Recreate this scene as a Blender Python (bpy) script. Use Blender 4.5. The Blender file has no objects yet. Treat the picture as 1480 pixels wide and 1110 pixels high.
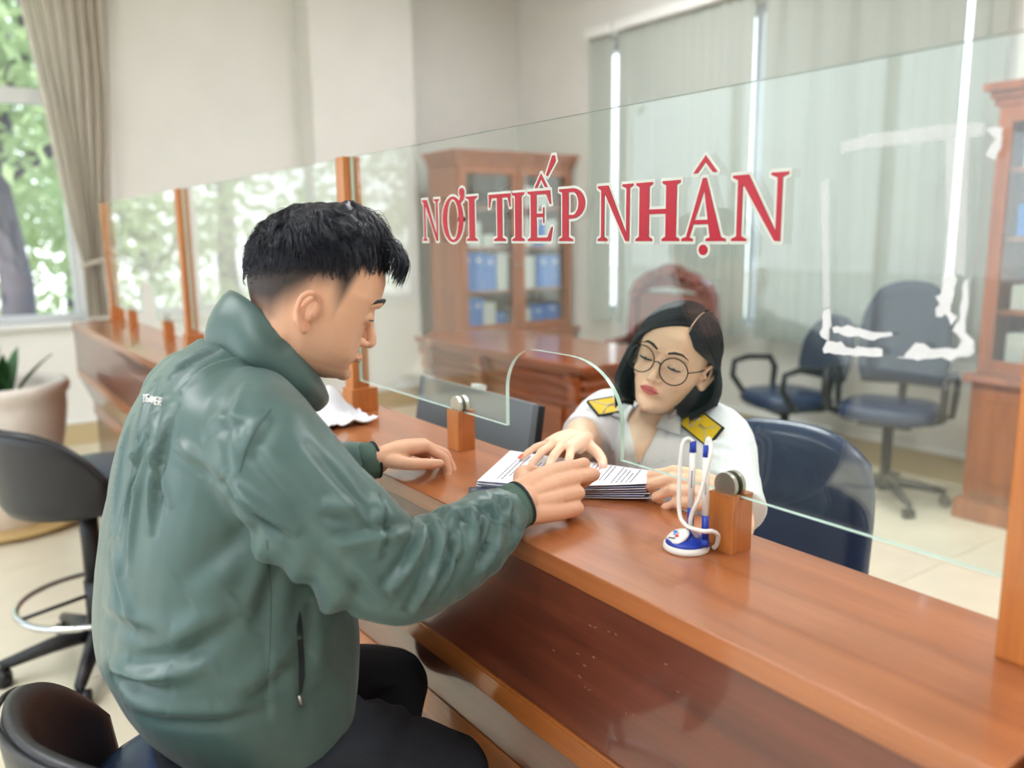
import bpy, bmesh, math, random
import numpy as np
from mathutils import Vector, Matrix, noise
from mathutils.geometry import tessellate_polygon
random.seed(7)
SC = bpy.context.scene
COL = SC.collection
# ------------------------------------------------------------------ camera
# rows: world axes written in camera coordinates (right, down, forward)
CR = np.array([[0.58453709, 0.13781227, -0.7995775],
               [0.81128608, -0.11319169, 0.57358743],
               [-0.01145814, -0.98396922, -0.17796992]])
CAM = np.array([0.0, 0.0, 1.44]); FPX = 1201.0
cd = bpy.data.cameras.new('camera'); cam = bpy.data.objects.new('camera', cd); COL.objects.link(cam)
m = Matrix.Identity(4)
for i in range(3):
    m[i][0] = CR[i, 0]; m[i][1] = -CR[i, 1]; m[i][2] = -CR[i, 2]; m[i][3] = CAM[i]
cam.matrix_world = m
cd.sensor_width = 36.0; cd.lens = FPX / 1480 * 36.0; cd.clip_start = 0.02; cd.clip_end = 200
cd.dof.use_dof = True; cd.dof.focus_distance = 1.33; cd.dof.aperture_fstop = 2.2
SC.camera = cam
# ------------------------------------------------------------------ exposure, sky, sun
SC.view_settings.view_transform = 'Standard'; SC.view_settings.look = 'None'
SC.view_settings.gamma = 1.0; SC.view_settings.use_curve_mapping = False
SC.view_settings.exposure = 0.32
SC.cycles.use_denoising = True
SC.cycles.max_bounces = 10; SC.cycles.transparent_max_bounces = 24
SC.cycles.caustics_reflective = False; SC.cycles.caustics_refractive = False
SC.cycles.sample_clamp_indirect = 6.0
wd = bpy.data.worlds.new('sky'); SC.world = wd; wd.use_nodes = True
wn = wd.node_tree; bg = wn.nodes['Background']
tc = wn.nodes.new('ShaderNodeTexCoord'); sx = wn.nodes.new('ShaderNodeSeparateXYZ'); rp = wn.nodes.new('ShaderNodeValToRGB')
wn.links.new(tc.outputs['Generated'], sx.inputs[0]); wn.links.new(sx.outputs['Z'], rp.inputs[0]); wn.links.new(rp.outputs[0], bg.inputs[0])
rp.color_ramp.elements[0].color = (0.92, 0.96, 1.0, 1); rp.color_ramp.elements[1].color = (0.45, 0.68, 1.0, 1)
bg.inputs[1].default_value = 2.8
sd = bpy.data.lights.new('sun', 'SUN'); sd.energy = 6.0; sd.angle = 0.01; sd.color = (1, .95, .86)
so = bpy.data.objects.new('sun', sd); COL.objects.link(so)
so.rotation_euler = Vector((-.45, .5, -.75)).to_track_quat('-Z', 'Y').to_euler()
FILL_W = 21.0           # radiance of the added ceiling fill lamps
# ------------------------------------------------------------------ helpers
def lin(c):
    return tuple(((v / 255) / 12.92 if v / 255 <= .04045 else ((v / 255 + .055) / 1.055) ** 2.4) for v in c)
def ray(px, py):
    d = CR @ np.array([px - 740.0, py - 555.0, FPX]); return d / np.linalg.norm(d)
def at(px, py, ax, val):
    """world point seen at a photo pixel on the plane axis ax = val"""
    d = ray(px, py); t = (val - CAM[ax]) / d[ax]; return Vector(CAM + d * t)
class MB:
    """collects simple solids, then builds ONE mesh object"""
    def __init__(s): s.v = []; s.f = []; s.mi = []; s.sm = []
    def add(s, v, f, mi=0, smooth=False):
        o = len(s.v); s.v += [tuple(p) for p in v]
        for q in f: s.f.append(tuple(i + o for i in q)); s.mi.append(mi); s.sm.append(smooth)
        return s
    def box(s, a, b, mi=0, bev=0.0):
        x0, x1 = sorted((a[0], b[0])); y0, y1 = sorted((a[1], b[1])); z0, z1 = sorted((a[2], b[2]))
        if bev <= 0:
            v = [(x0, y0, z0), (x1, y0, z0), (x1, y1, z0), (x0, y1, z0), (x0, y0, z1), (x1, y0, z1), (x1, y1, z1), (x0, y1, z1)]
            return s.add(v, [(0, 3, 2, 1), (4, 5, 6, 7), (0, 1, 5, 4), (1, 2, 6, 5), (2, 3, 7, 6), (3, 0, 4, 7)], mi)
        bm = bmesh.new(); bmesh.ops.create_cube(bm, size=1)
        for q in bm.verts: q.co = Vector(((x0 + x1) / 2 + q.co.x * (x1 - x0), (y0 + y1) / 2 + q.co.y * (y1 - y0), (z0 + z1) / 2 + q.co.z * (z1 - z0)))
        bmesh.ops.bevel(bm, geom=bm.edges[:], offset=bev, segments=2, profile=.6, affect='EDGES')
        return s.bm(bm, mi)
    def bm(s, bm, mi=0, smooth=False):
        bm.verts.ensure_lookup_table(); bm.verts.index_update()
        s.add([q.co[:] for q in bm.verts], [[q.index for q in f.verts] for f in bm.faces], mi, smooth); bm.free(); return s
    def obox(s, c, ax, ay, az, h, mi=0):
        c = Vector(c); v = []
        for k in ((-1, -1, -1), (1, -1, -1), (1, 1, -1), (-1, 1, -1), (-1, -1, 1), (1, -1, 1), (1, 1, 1), (-1, 1, 1)):
            v.append(c + Vector(ax) * k[0] * h[0] + Vector(ay) * k[1] * h[1] + Vector(az) * k[2] * h[2])
        return s.add(v, [(0, 3, 2, 1), (4, 5, 6, 7), (0, 1, 5, 4), (1, 2, 6, 5), (2, 3, 7, 6), (3, 0, 4, 7)], mi)
    def tube(s, pts, r, n=10, mi=0, closed=False, caps=True, smooth=True):
        pts = [Vector(p) for p in pts]; N = len(pts)
        rr = r if hasattr(r, '__len__') else [r] * N
        v = []; up = None
        for i, p in enumerate(pts):
            a = pts[(i - 1) % N] if (closed or i > 0) else p; b = pts[(i + 1) % N] if (closed or i < N - 1) else p
            t = (b - a); t = t.normalized() if t.length > 1e-9 else Vector((0, 0, 1))
            if up is None: up = t.orthogonal().normalized()
            up = (up - t * up.dot(t)); up = up.normalized() if up.length > 1e-6 else t.orthogonal().normalized()
            w = t.cross(up)
            for k in range(n):
                an = 2 * math.pi * k / n; v.append(p + (up * math.cos(an) + w * math.sin(an)) * rr[i])
        f = []
        for i in range(N if closed else N - 1):
            j = (i + 1) % N
            for k in range(n): f.append((i * n + k, i * n + (k + 1) % n, j * n + (k + 1) % n, j * n + k))
        if caps and not closed:
            f.append(tuple(range(n))[::-1]); f.append(tuple((N - 1) * n + k for k in range(n)))
        return s.add(v, f, mi, smooth)
    def cyl(s, a, b, r, n=20, mi=0, r2=None, smooth=True): return s.tube([a, b], [r, r if r2 is None else r2], n, mi, smooth=smooth)
    def lathe(s, prof, c=(0, 0, 0), n=28, mi=0, smooth=True):
        v = []; f = []
        for r, z in prof:
            for k in range(n):
                an = 2 * math.pi * k / n; v.append((c[0] + r * math.cos(an), c[1] + r * math.sin(an), c[2] + z))
        for i in range(len(prof) - 1):
            for k in range(n): f.append((i * n + k, i * n + (k + 1) % n, (i + 1) * n + (k + 1) % n, (i + 1) * n + k))
        f.append(tuple(range(n))[::-1]); f.append(tuple((len(prof) - 1) * n + k for k in range(n)))
        return s.add(v, f, mi, smooth)
    def prism(s, poly, org, u, w, depth, mi=0, side=None):
        """polygon (u,w) pairs extruded along u x w"""
        u = Vector(u); w = Vector(w); nn = u.cross(w).normalized(); org = Vector(org); n = len(poly)
        ar = sum(poly[i][0] * poly[(i + 1) % n][1] - poly[(i + 1) % n][0] * poly[i][1] for i in range(n))
        if ar < 0: poly = poly[::-1]
        a = [org + u * p[0] + w * p[1] for p in poly]; b = [p + nn * depth for p in a]
        tri = tessellate_polygon([[Vector((p[0], p[1], 0)) for p in poly]])
        f = []
        for t in tri:
            q = [poly[i] for i in t]
            cr = (q[1][0] - q[0][0]) * (q[2][1] - q[0][1]) - (q[1][1] - q[0][1]) * (q[2][0] - q[0][0])
            if cr < 0: t = t[::-1]
            f.append(tuple(i + n for i in t)); f.append(tuple(t[::-1]))
        s.add(a + b, f, mi)
        return s.add(a + b, [(i, (i + 1) % n, n + (i + 1) % n, n + i) for i in range(n)], mi if side is None else side)
    def ell(s, c, r, n=16, m_=10, mi=0, rot=None):
        v = []; f = []
        for i in range(m_ + 1):
            th = math.pi * i / m_
            for k in range(n):
                an = 2 * math.pi * k / n
                p = Vector((r[0] * math.sin(th) * math.cos(an), r[1] * math.sin(th) * math.sin(an), r[2] * math.cos(th)))
                if rot is not None: p = rot @ p
                v.append(Vector(c) + p)
        for i in range(m_):
            for k in range(n): f.append((i * n + k, (i + 1) * n + k, (i + 1) * n + (k + 1) % n, i * n + (k + 1) % n))
        return s.add(v, f, mi, True)
    def build(s, name, mats, parent=None, world=False):
        """world=True: the coordinates are world ones, moved into the parent's frame"""
        me = bpy.data.meshes.new(name)
        off = Vector((0, 0, 0))
        if world and parent is not None:
            q = parent
            while q is not None: off += q.location; q = q.parent
        me.from_pydata([Vector(p) - off for p in s.v] if world else s.v, [], s.f)
        me.polygons.foreach_set('material_index', s.mi); me.polygons.foreach_set('use_smooth', s.sm)
        for k in (mats if isinstance(mats, (list, tuple)) else [mats]): me.materials.append(k)
        me.update(); o = bpy.data.objects.new(name, me); COL.objects.link(o)
        if parent is not None: o.parent = parent
        return o
def tag(o, label=None, cat=None, group=None, kind=None):
    if label: o['label'] = label
    if cat: o['category'] = cat
    if group: o['group'] = group
    if kind: o['kind'] = kind
    return o
def thing(name, loc, label, cat, group=None, rz=0):
    o = bpy.data.objects.new(name, None); COL.objects.link(o); o.location = loc; o.rotation_euler = (0, 0, rz)
    o.empty_display_size = .05
    return tag(o, label, cat, group)
def copy_tree(o, parent=None):
    c = o.copy(); COL.objects.link(c)
    if parent is not None: c.parent = parent
    for ch in list(o.children): copy_tree(ch, c)
    return c
def struct(name, mb, mt, parent=None): return tag(mb.build(name, mt, parent), kind='structure')
# ------------------------------------------------------------------ materials
def nd(nt, t, **kw):
    n = nt.nodes.new('ShaderNode' + t)
    for k, v in kw.items(): setattr(n, k, v)
    return n
def mat(name, col, rough=.5, metal=0, spec=.5, coat=0, coat_r=.05, var=0, vscale=6, bump=0, bscale=80, sss=0, sheen=0, alpha=None, col2=None, stretch=None):
    mt = bpy.data.materials.new(name); mt.use_nodes = True; nt = mt.node_tree; b = nt.nodes['Principled BSDF']
    c = lin(col); b.inputs['Base Color'].default_value = (*c, 1); b.inputs['Roughness'].default_value = rough
    b.inputs['Metallic'].default_value = metal; b.inputs['Specular IOR Level'].default_value = spec
    b.inputs['Coat Weight'].default_value = coat; b.inputs['Coat Roughness'].default_value = coat_r
    if sheen: b.inputs['Sheen Weight'].default_value = sheen
    if sss: b.inputs['Subsurface Weight'].default_value = sss; b.inputs['Subsurface Radius'].default_value = (.012, .005, .003); b.inputs['Subsurface Scale'].default_value = 1
    if var or bump:
        t = nd(nt, 'TexCoord'); mp = nd(nt, 'Mapping'); nt.links.new(t.outputs['Object'], mp.inputs[0])
        if stretch: mp.inputs['Scale'].default_value = stretch
    if var:
        nz = nd(nt, 'TexNoise'); nz.inputs['Scale'].default_value = vscale; nz.inputs['Detail'].default_value = 6; nt.links.new(mp.outputs[0], nz.inputs[0])
        mx = nd(nt, 'Mix', data_type='RGBA'); r = nd(nt, 'ValToRGB'); r.color_ramp.elements[0].position = .3; r.color_ramp.elements[1].position = .7
        nt.links.new(nz.outputs[0], r.inputs[0]); nt.links.new(r.outputs[0], mx.inputs[0])
        d = lin(col2) if col2 else tuple(max(0, v * (1 - var)) for v in c)
        e = c if col2 else tuple(min(1, v * (1 + var * .6)) for v in c)
        mx.inputs[6].default_value = (*d, 1); mx.inputs[7].default_value = (*e, 1); nt.links.new(mx.outputs[2], b.inputs['Base Color'])
    if bump:
        n2 = nd(nt, 'TexNoise'); n2.inputs['Scale'].default_value = bscale; n2.inputs['Detail'].default_value = 4; nt.links.new(mp.outputs[0], n2.inputs[0])
        bp = nd(nt, 'Bump'); bp.inputs['Strength'].default_value = bump; bp.inputs['Distance'].default_value = .004
        nt.links.new(n2.outputs[0], bp.inputs['Height']); nt.links.new(bp.outputs[0], b.inputs['Normal'])
    return mt
def wood(name, c1, c2, axis=0, rough=.35, coat=.35, coat_r=.12, scale=1.0, spec=.5):
    """varnished wood, grain running along one axis"""
    mt = bpy.data.materials.new(name); mt.use_nodes = True; nt = mt.node_tree; b = nt.nodes['Principled BSDF']
    t = nd(nt, 'TexCoord'); mp = nd(nt, 'Mapping'); nt.links.new(t.outputs['Object'], mp.inputs[0])
    sc = [22 * scale] * 3; sc[axis] = 1.6 * scale; mp.inputs['Scale'].default_value = sc
    nz = nd(nt, 'TexNoise'); nz.inputs['Scale'].default_value = 1; nz.inputs['Detail'].default_value = 7; nz.inputs['Distortion'].default_value = .6
    nt.links.new(mp.outputs[0], nz.inputs[0])
    mp2 = nd(nt, 'Mapping'); nt.links.new(t.outputs['Object'], mp2.inputs[0]); s2 = [160 * scale] * 3; s2[axis] = 5 * scale; mp2.inputs['Scale'].default_value = s2
    n2 = nd(nt, 'TexNoise'); n2.inputs['Scale'].default_value = 1; n2.inputs['Detail'].default_value = 3; nt.links.new(mp2.outputs[0], n2.inputs[0])
    r = nd(nt, 'ValToRGB'); r.color_ramp.elements[0].position = .32; r.color_ramp.elements[1].position = .68
    r.color_ramp.elements[0].color = (*lin(c2), 1); r.color_ramp.elements[1].color = (*lin(c1), 1)
    ad = nd(nt, 'Math', operation='MULTIPLY_ADD'); ad.inputs[1].default_value = .35; nt.links.new(n2.outputs[0], ad.inputs[0])
    sb = nd(nt, 'Math', operation='SUBTRACT'); sb.inputs[1].default_value = .175; nt.links.new(nz.outputs[0], sb.inputs[0]); nt.links.new(sb.outputs[0], ad.inputs[2])
    nt.links.new(ad.outputs[0], r.inputs[0]); nt.links.new(r.outputs[0], b.inputs['Base Color'])
    b.inputs['Roughness'].default_value = rough; b.inputs['Coat Weight'].default_value = coat; b.inputs['Coat Roughness'].default_value = coat_r
    b.inputs['Specular IOR Level'].default_value = spec
    return mt
def glass_mat(name, tint, ior=1.5):
    mt = bpy.data.materials.new(name); mt.use_nodes = True; nt = mt.node_tree; nt.nodes.clear()
    o = nd(nt, 'OutputMaterial'); mx = nd(nt, 'MixShader'); tr = nd(nt, 'BsdfTransparent'); gl = nd(nt, 'BsdfGlossy'); fr = nd(nt, 'Fresnel')
    tr.inputs[0].default_value = (*tint, 1); gl.inputs['Roughness'].default_value = 0; gl.inputs[0].default_value = (1, 1, 1, 1); ge = nd(nt, 'NewGeometry'); io = nd(nt, 'Mix', data_type='FLOAT'); io.inputs[2].default_value = ior; io.inputs[3].default_value = 1 / ior
    nt.links.new(ge.outputs['Backfacing'], io.inputs[0]); nt.links.new(io.outputs[0], fr.inputs[0])   # the same reflectance on both faces of the sheet
    nt.links.new(fr.outputs[0], mx.inputs[0]); nt.links.new(tr.outputs[0], mx.inputs[1]); nt.links.new(gl.outputs[0], mx.inputs[2]); nt.links.new(mx.outputs[0], o.inputs[0])
    return mt
def emit(name, col, s):
    mt = bpy.data.materials.new(name); mt.use_nodes = True; nt = mt.node_tree; b = nt.nodes['Principled BSDF']
    b.inputs['Base Color'].default_value = (*lin(col), 1); b.inputs['Emission Color'].default_value = (*lin(col), 1); b.inputs['Emission Strength'].default_value = s
    return mt
def translucent(name, col, f=.5):
    mt = bpy.data.materials.new(name); mt.use_nodes = True; nt = mt.node_tree; nt.nodes.clear()
    o = nd(nt, 'OutputMaterial'); mx = nd(nt, 'MixShader'); a = nd(nt, 'BsdfDiffuse'); t = nd(nt, 'BsdfTranslucent')
    a.inputs[0].default_value = (*lin(col), 1); t.inputs[0].default_value = (*lin(col), 1); mx.inputs[0].default_value = f
    nt.links.new(a.outputs[0], mx.inputs[1]); nt.links.new(t.outputs[0], mx.inputs[2]); nt.links.new(mx.outputs[0], o.inputs[0])
    return mt
M = {}
M['wall'] = mat('cream_paint', (229, 227, 221), .85, var=.03, vscale=3)
M['ceil'] = mat('white_paint', (240, 239, 234), .9)
M['tile'] = mat('cream_floor_tile', (228, 221, 198), .22, spec=.4, var=.05, vscale=5)
M['grout'] = mat('grey_grout', (170, 163, 142), .9)
M['skirt'] = mat('tan_tile', (196, 176, 138), .35, var=.06, vscale=4)
M['trimw'] = mat('white_gloss_trim', (236, 236, 232), .4)
M['top'] = wood('worktop_wood', (172, 104, 60), (146, 82, 44), 0, .30, .7, .08)
M['front'] = wood('front_panel_wood', (112, 56, 38), (84, 40, 28), 0, .3, .6, .06)
M['mould'] = wood('moulding_wood', (176, 104, 50), (146, 80, 36), 0, .3, .5, .08)
M['post'] = wood('post_wood', (196, 122, 58), (166, 94, 40), 2, .35, .4, .1)
M['desk'] = wood('desk_wood', (160, 82, 36), (126, 58, 24), 0, .28, .5, .06)
M['cab'] = wood('cabinet_wood', (170, 94, 46), (140, 72, 32), 2, .35, .35, .1)
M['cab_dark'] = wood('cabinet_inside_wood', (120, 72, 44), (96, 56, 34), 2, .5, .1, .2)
M['rose'] = wood('carved_rosewood', (122, 48, 36), (88, 32, 26), 2, .25, .6, .08)
M['glass'] = glass_mat('clear_glass', (.955, .985, .97))
M['pane'] = glass_mat('window_glass', (.97, .985, .98))
M['edge'] = mat('green_glass_edge', (196, 222, 212), .15, spec=.7)
M['steel'] = mat('brushed_steel', (190, 188, 180), .28, metal=1)
M['chrome'] = mat('chrome', (210, 212, 215), .12, metal=1)
M['blackp'] = mat('black_plastic', (24, 25, 30), .4)
M['greyp'] = mat('grey_plastic', (120, 126, 134), .4)
M['leather'] = mat('black_leather', (34, 34, 40), .38, bump=.15, bscale=260)
M['leather_blue'] = mat('dark_blue_leather', (42, 58, 88), .24, bump=.1, bscale=200)
M['fabric'] = mat('dark_blue_fabric', (50, 60, 78), .75, bump=.2, bscale=400)
M['white'] = mat('white_plastic', (240, 240, 238), .35)
M['paper'] = mat('white_paper', (238, 240, 248), .8)
M['paper_side'] = mat('paper_edge_blueish', (196, 204, 232), .8)
M['blue'] = mat('blue_plastic', (28, 62, 178), .3)
M['bind'] = mat('blue_box_file', (52, 120, 204), .5)
M['bind2'] = mat('pale_paper_bundle', (216, 216, 208), .8)
M['red'] = mat('red_vinyl', (172, 14, 42), .4)
M['outline'] = mat('pale_vinyl_outline', (204, 208, 200), .5)
M['tape'] = mat('white_tape_residue', (214, 216, 220), .7, bump=.3, bscale=300)
M['ink'] = mat('grey_print', (90, 92, 110), .8)
M['pot'] = mat('glazed_cream_pot', (230, 222, 214), .4, var=.05, vscale=4)
M['soil'] = mat('potting_soil', (60, 44, 34), .95, bump=.5, bscale=60)
M['leaf'] = mat('green_leaf', (60, 104, 60), .45)
M['bark'] = mat('tree_bark', (92, 88, 96), .9, bump=.5, bscale=20)
M['tleaf'] = translucent('tree_leaf', (172, 188, 146), .45)
M['pave'] = mat('pale_pavement', (206, 200, 186), .9, var=.05)
M['curtain'] = translucent('beige_curtain', (222, 214, 202), .4)
M['blind'] = translucent('vertical_blind_fabric', (198, 202, 194), .34)
M['alu'] = mat('white_window_frame', (222, 224, 226), .4)
# ================================================================== the room
X0, X1, Y0, Y1, ZC = -6.5, 3.0, -3.2, 4.75, 3.6
fl = struct('floor', MB().box((X0 - .2, Y0 - .2, -.12), (X1 + .2, Y1 + .2, -.009)), M['grout'])
ts = .6
tm = MB().box((.0015, .0015, -.009), (ts - .0015, ts - .0015, 0), bev=.0012)
tproto = tm.build('floor_tile', M['tile'], fl)
nx = int(math.ceil((X1 - X0) / ts)); ny = int(math.ceil((Y1 - Y0) / ts)); first = True
for i in range(nx):
    for j in range(ny):
        o = tproto if first else tproto.copy()
        if not first: COL.objects.link(o)
        first = False
        o.location = (X0 + i * ts, Y1 - (j + 1) * ts, 0)
struct('ceiling', MB().box((X0 - .2, Y0 - .2, ZC), (X1 + .2, Y1 + .2, ZC + .15)), M['ceil'])
# left end wall with a tall window; pilaster beside it
WY0, WY1, WZ0, WZ1 = -1.9, .98, .875, 3.15
w = MB()
w.box((X0 - .2, Y0 - .2, 0), (X0, WY0, ZC)).box((X0 - .2, WY1, 0), (X0, Y1 + .2, ZC))
w.box((X0 - .2, WY0, 0), (X0, WY1, WZ0)).box((X0 - .2, WY0, WZ1), (X0, WY1, ZC))
wl = struct('wall_left', w, M['wall'])
pil = tag(MB().box((X0, 2.64, 0), (X0 + .26, 3.52, ZC)).build('pilaster', M['wall'], wl), 'pale pilaster beside the glazed bookcase')
# back wall with a wide window behind the blinds
BX0, BX1, BZ0, BZ1 = -5.42, -2.2, .78, 2.92
w = MB()
w.box((X0 - .2, Y1, 0), (BX0, Y1 + .2, ZC)).box((BX1, Y1, 0), (X1 + .2, Y1 + .2, ZC))
w.box((BX0, Y1, 0), (BX1, Y1 + .2, BZ0)).box((BX0, Y1, BZ1), (BX1, Y1 + .2, ZC))
struct('wall_back', w, M['wall'])
# public side wall: unseen; wide window opening added to let daylight in
GX0, GX1 = -5.4, -.6
w = MB()
w.box((X0 - .2, Y0 - .2, 0), (GX0, Y0, ZC)).box((GX1, Y0 - .2, 0), (X1 + .2, Y0, ZC)).box((GX0, Y0 - .2, 2.7), (GX1, Y0, ZC)).box((GX0, Y0 - .2, 0), (GX1, Y0, .5))
struct('wall_front', w, M['wall'])
struct('wall_right', MB().box((X1, Y0 - .2, 0), (X1 + .2, Y1 + .2, ZC)), M['wall'])
# skirting tiles along the visible walls
def skirting(name, a, b, dirx):
    s = struct(name, MB().box(a, b), M['skirt'])
    c = MB()
    if dirx: c.box((a[0], a[1] - .012, b[2]), (b[0], b[1], b[2] + .03), bev=.005)
    else: c.box((a[0], a[1], b[2]), (b[0] + .012, b[1], b[2] + .03), bev=.005)
    tag(c.build('skirting_lip', M['trimw'], s), 'white lip along the top of the skirting')
skirting('baseboard_back', (X0, Y1 - .02, 0), (X1, Y1, .15), True)
skirting('baseboard_left', (X0, Y0, 0), (X0 + .02, 2.64, .15), False)
skirting('baseboard_pilaster', (X0 + .26, 2.62, 0), (X0 + .28, 3.52, .15), False)
# ---- windows
def window(name, org, u, wd_, z0, z1, nv, zt, depth=.07, fw=.05):
    """frame with nv vertical lights and transoms at zt; org = lower corner, u = direction along the wall"""
    u = Vector(u); n = Vector((-u.y, u.x, 0)); org = Vector(org)
    root = bpy.data.objects.new(name, None); COL.objects.link(root); root.location = org; root['kind'] = 'structure'; root.empty_display_size = .05
    f = MB()
    def bar(a0, a1, b0, b1): f.obox(u * ((a0 + a1) / 2) + Vector((0, 0, (b0 + b1) / 2 - org.z)), u, n, (0, 0, 1), ((a1 - a0) / 2, depth / 2, (b1 - b0) / 2))
    bar(0, fw, z0, z1); bar(wd_ - fw, wd_, z0, z1); bar(fw, wd_ - fw, z0, z0 + fw); bar(fw, wd_ - fw, z1 - fw, z1)
    f.build('window_frame', M['alu'], root)
    st = wd_ / nv
    for k in range(1, nv):
        f = MB(); bar(k * st - fw * .6, k * st + fw * .6, z0 + fw, z1 - fw); f.build('mullion', M['alu'], root)
    for z in zt:
        f = MB(); bar(fw, wd_ - fw, z, z + .1); f.build('transom', M['alu'], root)
    zs = [z0 + fw] + [q for z in zt for q in (z, z + .1)] + [z1 - fw]
    for k in range(nv):
        for q in range(0, len(zs), 2):
            f = MB(); f.obox(u * ((k + .5) * st) + Vector((0, 0, (zs[q] + zs[q + 1]) / 2 - org.z)), u, n, (0, 0, 1), (st / 2 - fw * .6, .003, (zs[q + 1] - zs[q]) / 2))
            f.build('window_pane', M['pane'], root)
    return root
window('window_1', (X0 - .1, WY0, WZ0), (0, 1, 0), WY1 - WY0, WZ0, WZ1, 3, [2.33])
window('window_2', (BX0, Y1 + .1, BZ0), (1, 0, 0), BX1 - BX0, BZ0, BZ1, 4, [])
window('added_window', (GX0, Y0 - .1, .5), (1, 0, 0), GX1 - GX0, .5, 2.7, 4, [])  # unseen window added on the public side for frontal daylight
struct('trim_1', MB().box((X0 - .06, WY0 - .03, WZ0 - .03), (X0 + .07, WY1 + .03, WZ0), bev=.006), M['trimw'])
# ---- fill lamps added on the unseen ceiling to brighten room and people
k = 0
FILL_LAMP = emit('fill_lamp_glow', (250, 251, 255), FILL_W)
LP = [(-3.3, -1.6, 'above the empty stool by the planter'), (-2.2, -1.6, 'behind the seated man, on the public side'), (-.4, -1.6, 'over the place where visitors queue'), (1.5, -1.6, 'at the far right of the public side'),
      (-2.3, 2.6, 'between the carved desk and the swivel chairs'), (-3.9, 3.3, 'in front of the corner bookcase'), (-.4, 2.6, 'behind the chair of the clerk'), (1.5, 2.6, 'at the far right of the office side')]
for (lx, ly, where) in LP:
    t = thing('added_fill_light', (lx, ly, ZC), 'added unseen ceiling fill light ' + where, 'light', 'added ceiling fill lights')
    fr = MB(); a = .38
    fr.box((-a, -a, -.04), (a, -a + .03, 0)).box((-a, a - .03, -.04), (a, a, 0)).box((-a, -a + .03, -.04), (-a + .03, a - .03, 0)).box((a - .03, -a + .03, -.04), (a, a - .03, 0))
    fr.build('fill_frame', M['trimw'], t)
    MB().box((-a + .03, -a + .03, -.03), (a - .03, a - .03, -.01)).build('fill_diffuser', FILL_LAMP, t)
# ---- curtain beside the left window
def curtain():
    t = thing('window_curtain', (X0 + .1, 1.1, 1.0), 'beige curtain gathered and tied beside the bright left window', 'curtain')
    n = 70; mz = 40; v = []; f = []
    top, tie, bot = 3.3, 1.28, .9
    for i in range(mz + 1):
        z = top + (bot - top) * i / mz
        if z > tie:
            s = (z - tie) / (top - tie); e = s ** .8
            yl = .985 + (.72 - .985) * e; yr = 1.09 + (1.32 - 1.09) * e ** .8
        else:
            s = (tie - z) / (tie - bot); yl = .985 - .02 * s; yr = 1.09 + .03 * s
        for j in range(n + 1):
            q = j / n; amp = .035
            v.append((X0 + .1 + amp * math.sin(q * 2 * math.pi * 8 + .4 * math.sin(z * 2)), yl + (yr - yl) * q + .01 * math.sin(z * 3 + q * 9), z))
    for i in range(mz):
        for j in range(n): a = i * (n + 1) + j; f.append((a, a + 1, a + n + 2, a + n + 1))
    MB().add(v, f, 0, True).build('curtain_cloth', M['curtain'], t, True)
    MB().tube([(X0 + .1 + .07 * math.cos(a), 1.037 + .07 * math.sin(a), 1.28 + .02 * math.sin(a)) for a in np.linspace(0, 6.283, 25)[:-1]], .016, 8, closed=True).build('tieback', M['curtain'], t, True)
curtain()
struct('trim_2', MB().box((X0, 1.16, .15), (X0 + .05, 1.24, ZC), bev=.01), M['trimw'])
# ---- vertical blinds on the back window
def blind(name, xa, xb, label, ang):
    t = thing(name, ((xa + xb) / 2, Y1 - .1, 2.98), label, 'blind', 'vertical blinds over the back window')
    MB().box((xa - .02, Y1 - .16, 2.96), (xb + .02, Y1, 3.03), bev=.006).build('headrail', M['trimw'], t, True)
    n = max(1, round((xb - xa) / .082)); sp = (xb - xa) / n
    proto = None
    for i in range(n):
        if proto is None:
            mb = MB(); cs = []
            for q in range(7):
                u = (q / 6 - .5) * .092; cs.append((u, .004 * (1 - (2 * q / 6 - 1) ** 2)))
            v = []
            for z in (-2.26, -.02):
                for (u, h) in cs: v.append((u, h, z))
                for (u, h) in cs[::-1]: v.append((u, h + .0008, z))
            mb.add(v, [(q, (q + 1) % 14, 14 + (q + 1) % 14, 14 + q) for q in range(14)], 0, True)
            proto = mb.build('slat', M['blind'], t); o = proto
        else:
            o = proto.copy(); COL.objects.link(o)
        o.location = (xa + sp * (i + .5) - (xa + xb) / 2, 0, 0)
        o.rotation_euler = (0, 0, ang + random.uniform(-.06, .06))
        if random.random() < .12: o.rotation_euler.z += random.choice((-.2, .25))
blind('vertical_blind', -5.33, -5.095, 'narrow end strip of pale vertical blind left of the first bright gap', .5)
blind('vertical_blind', -5.0, -3.735, 'wide pale vertical blind behind the red lettering', .38)
blind('vertical_blind', -3.62, -2.36, 'wide pale vertical blind behind the two office chairs', .42)
blind('vertical_blind', -2.315, -2.13, 'narrow strip of pale vertical blind next to the right bookcase', .4)
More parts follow.
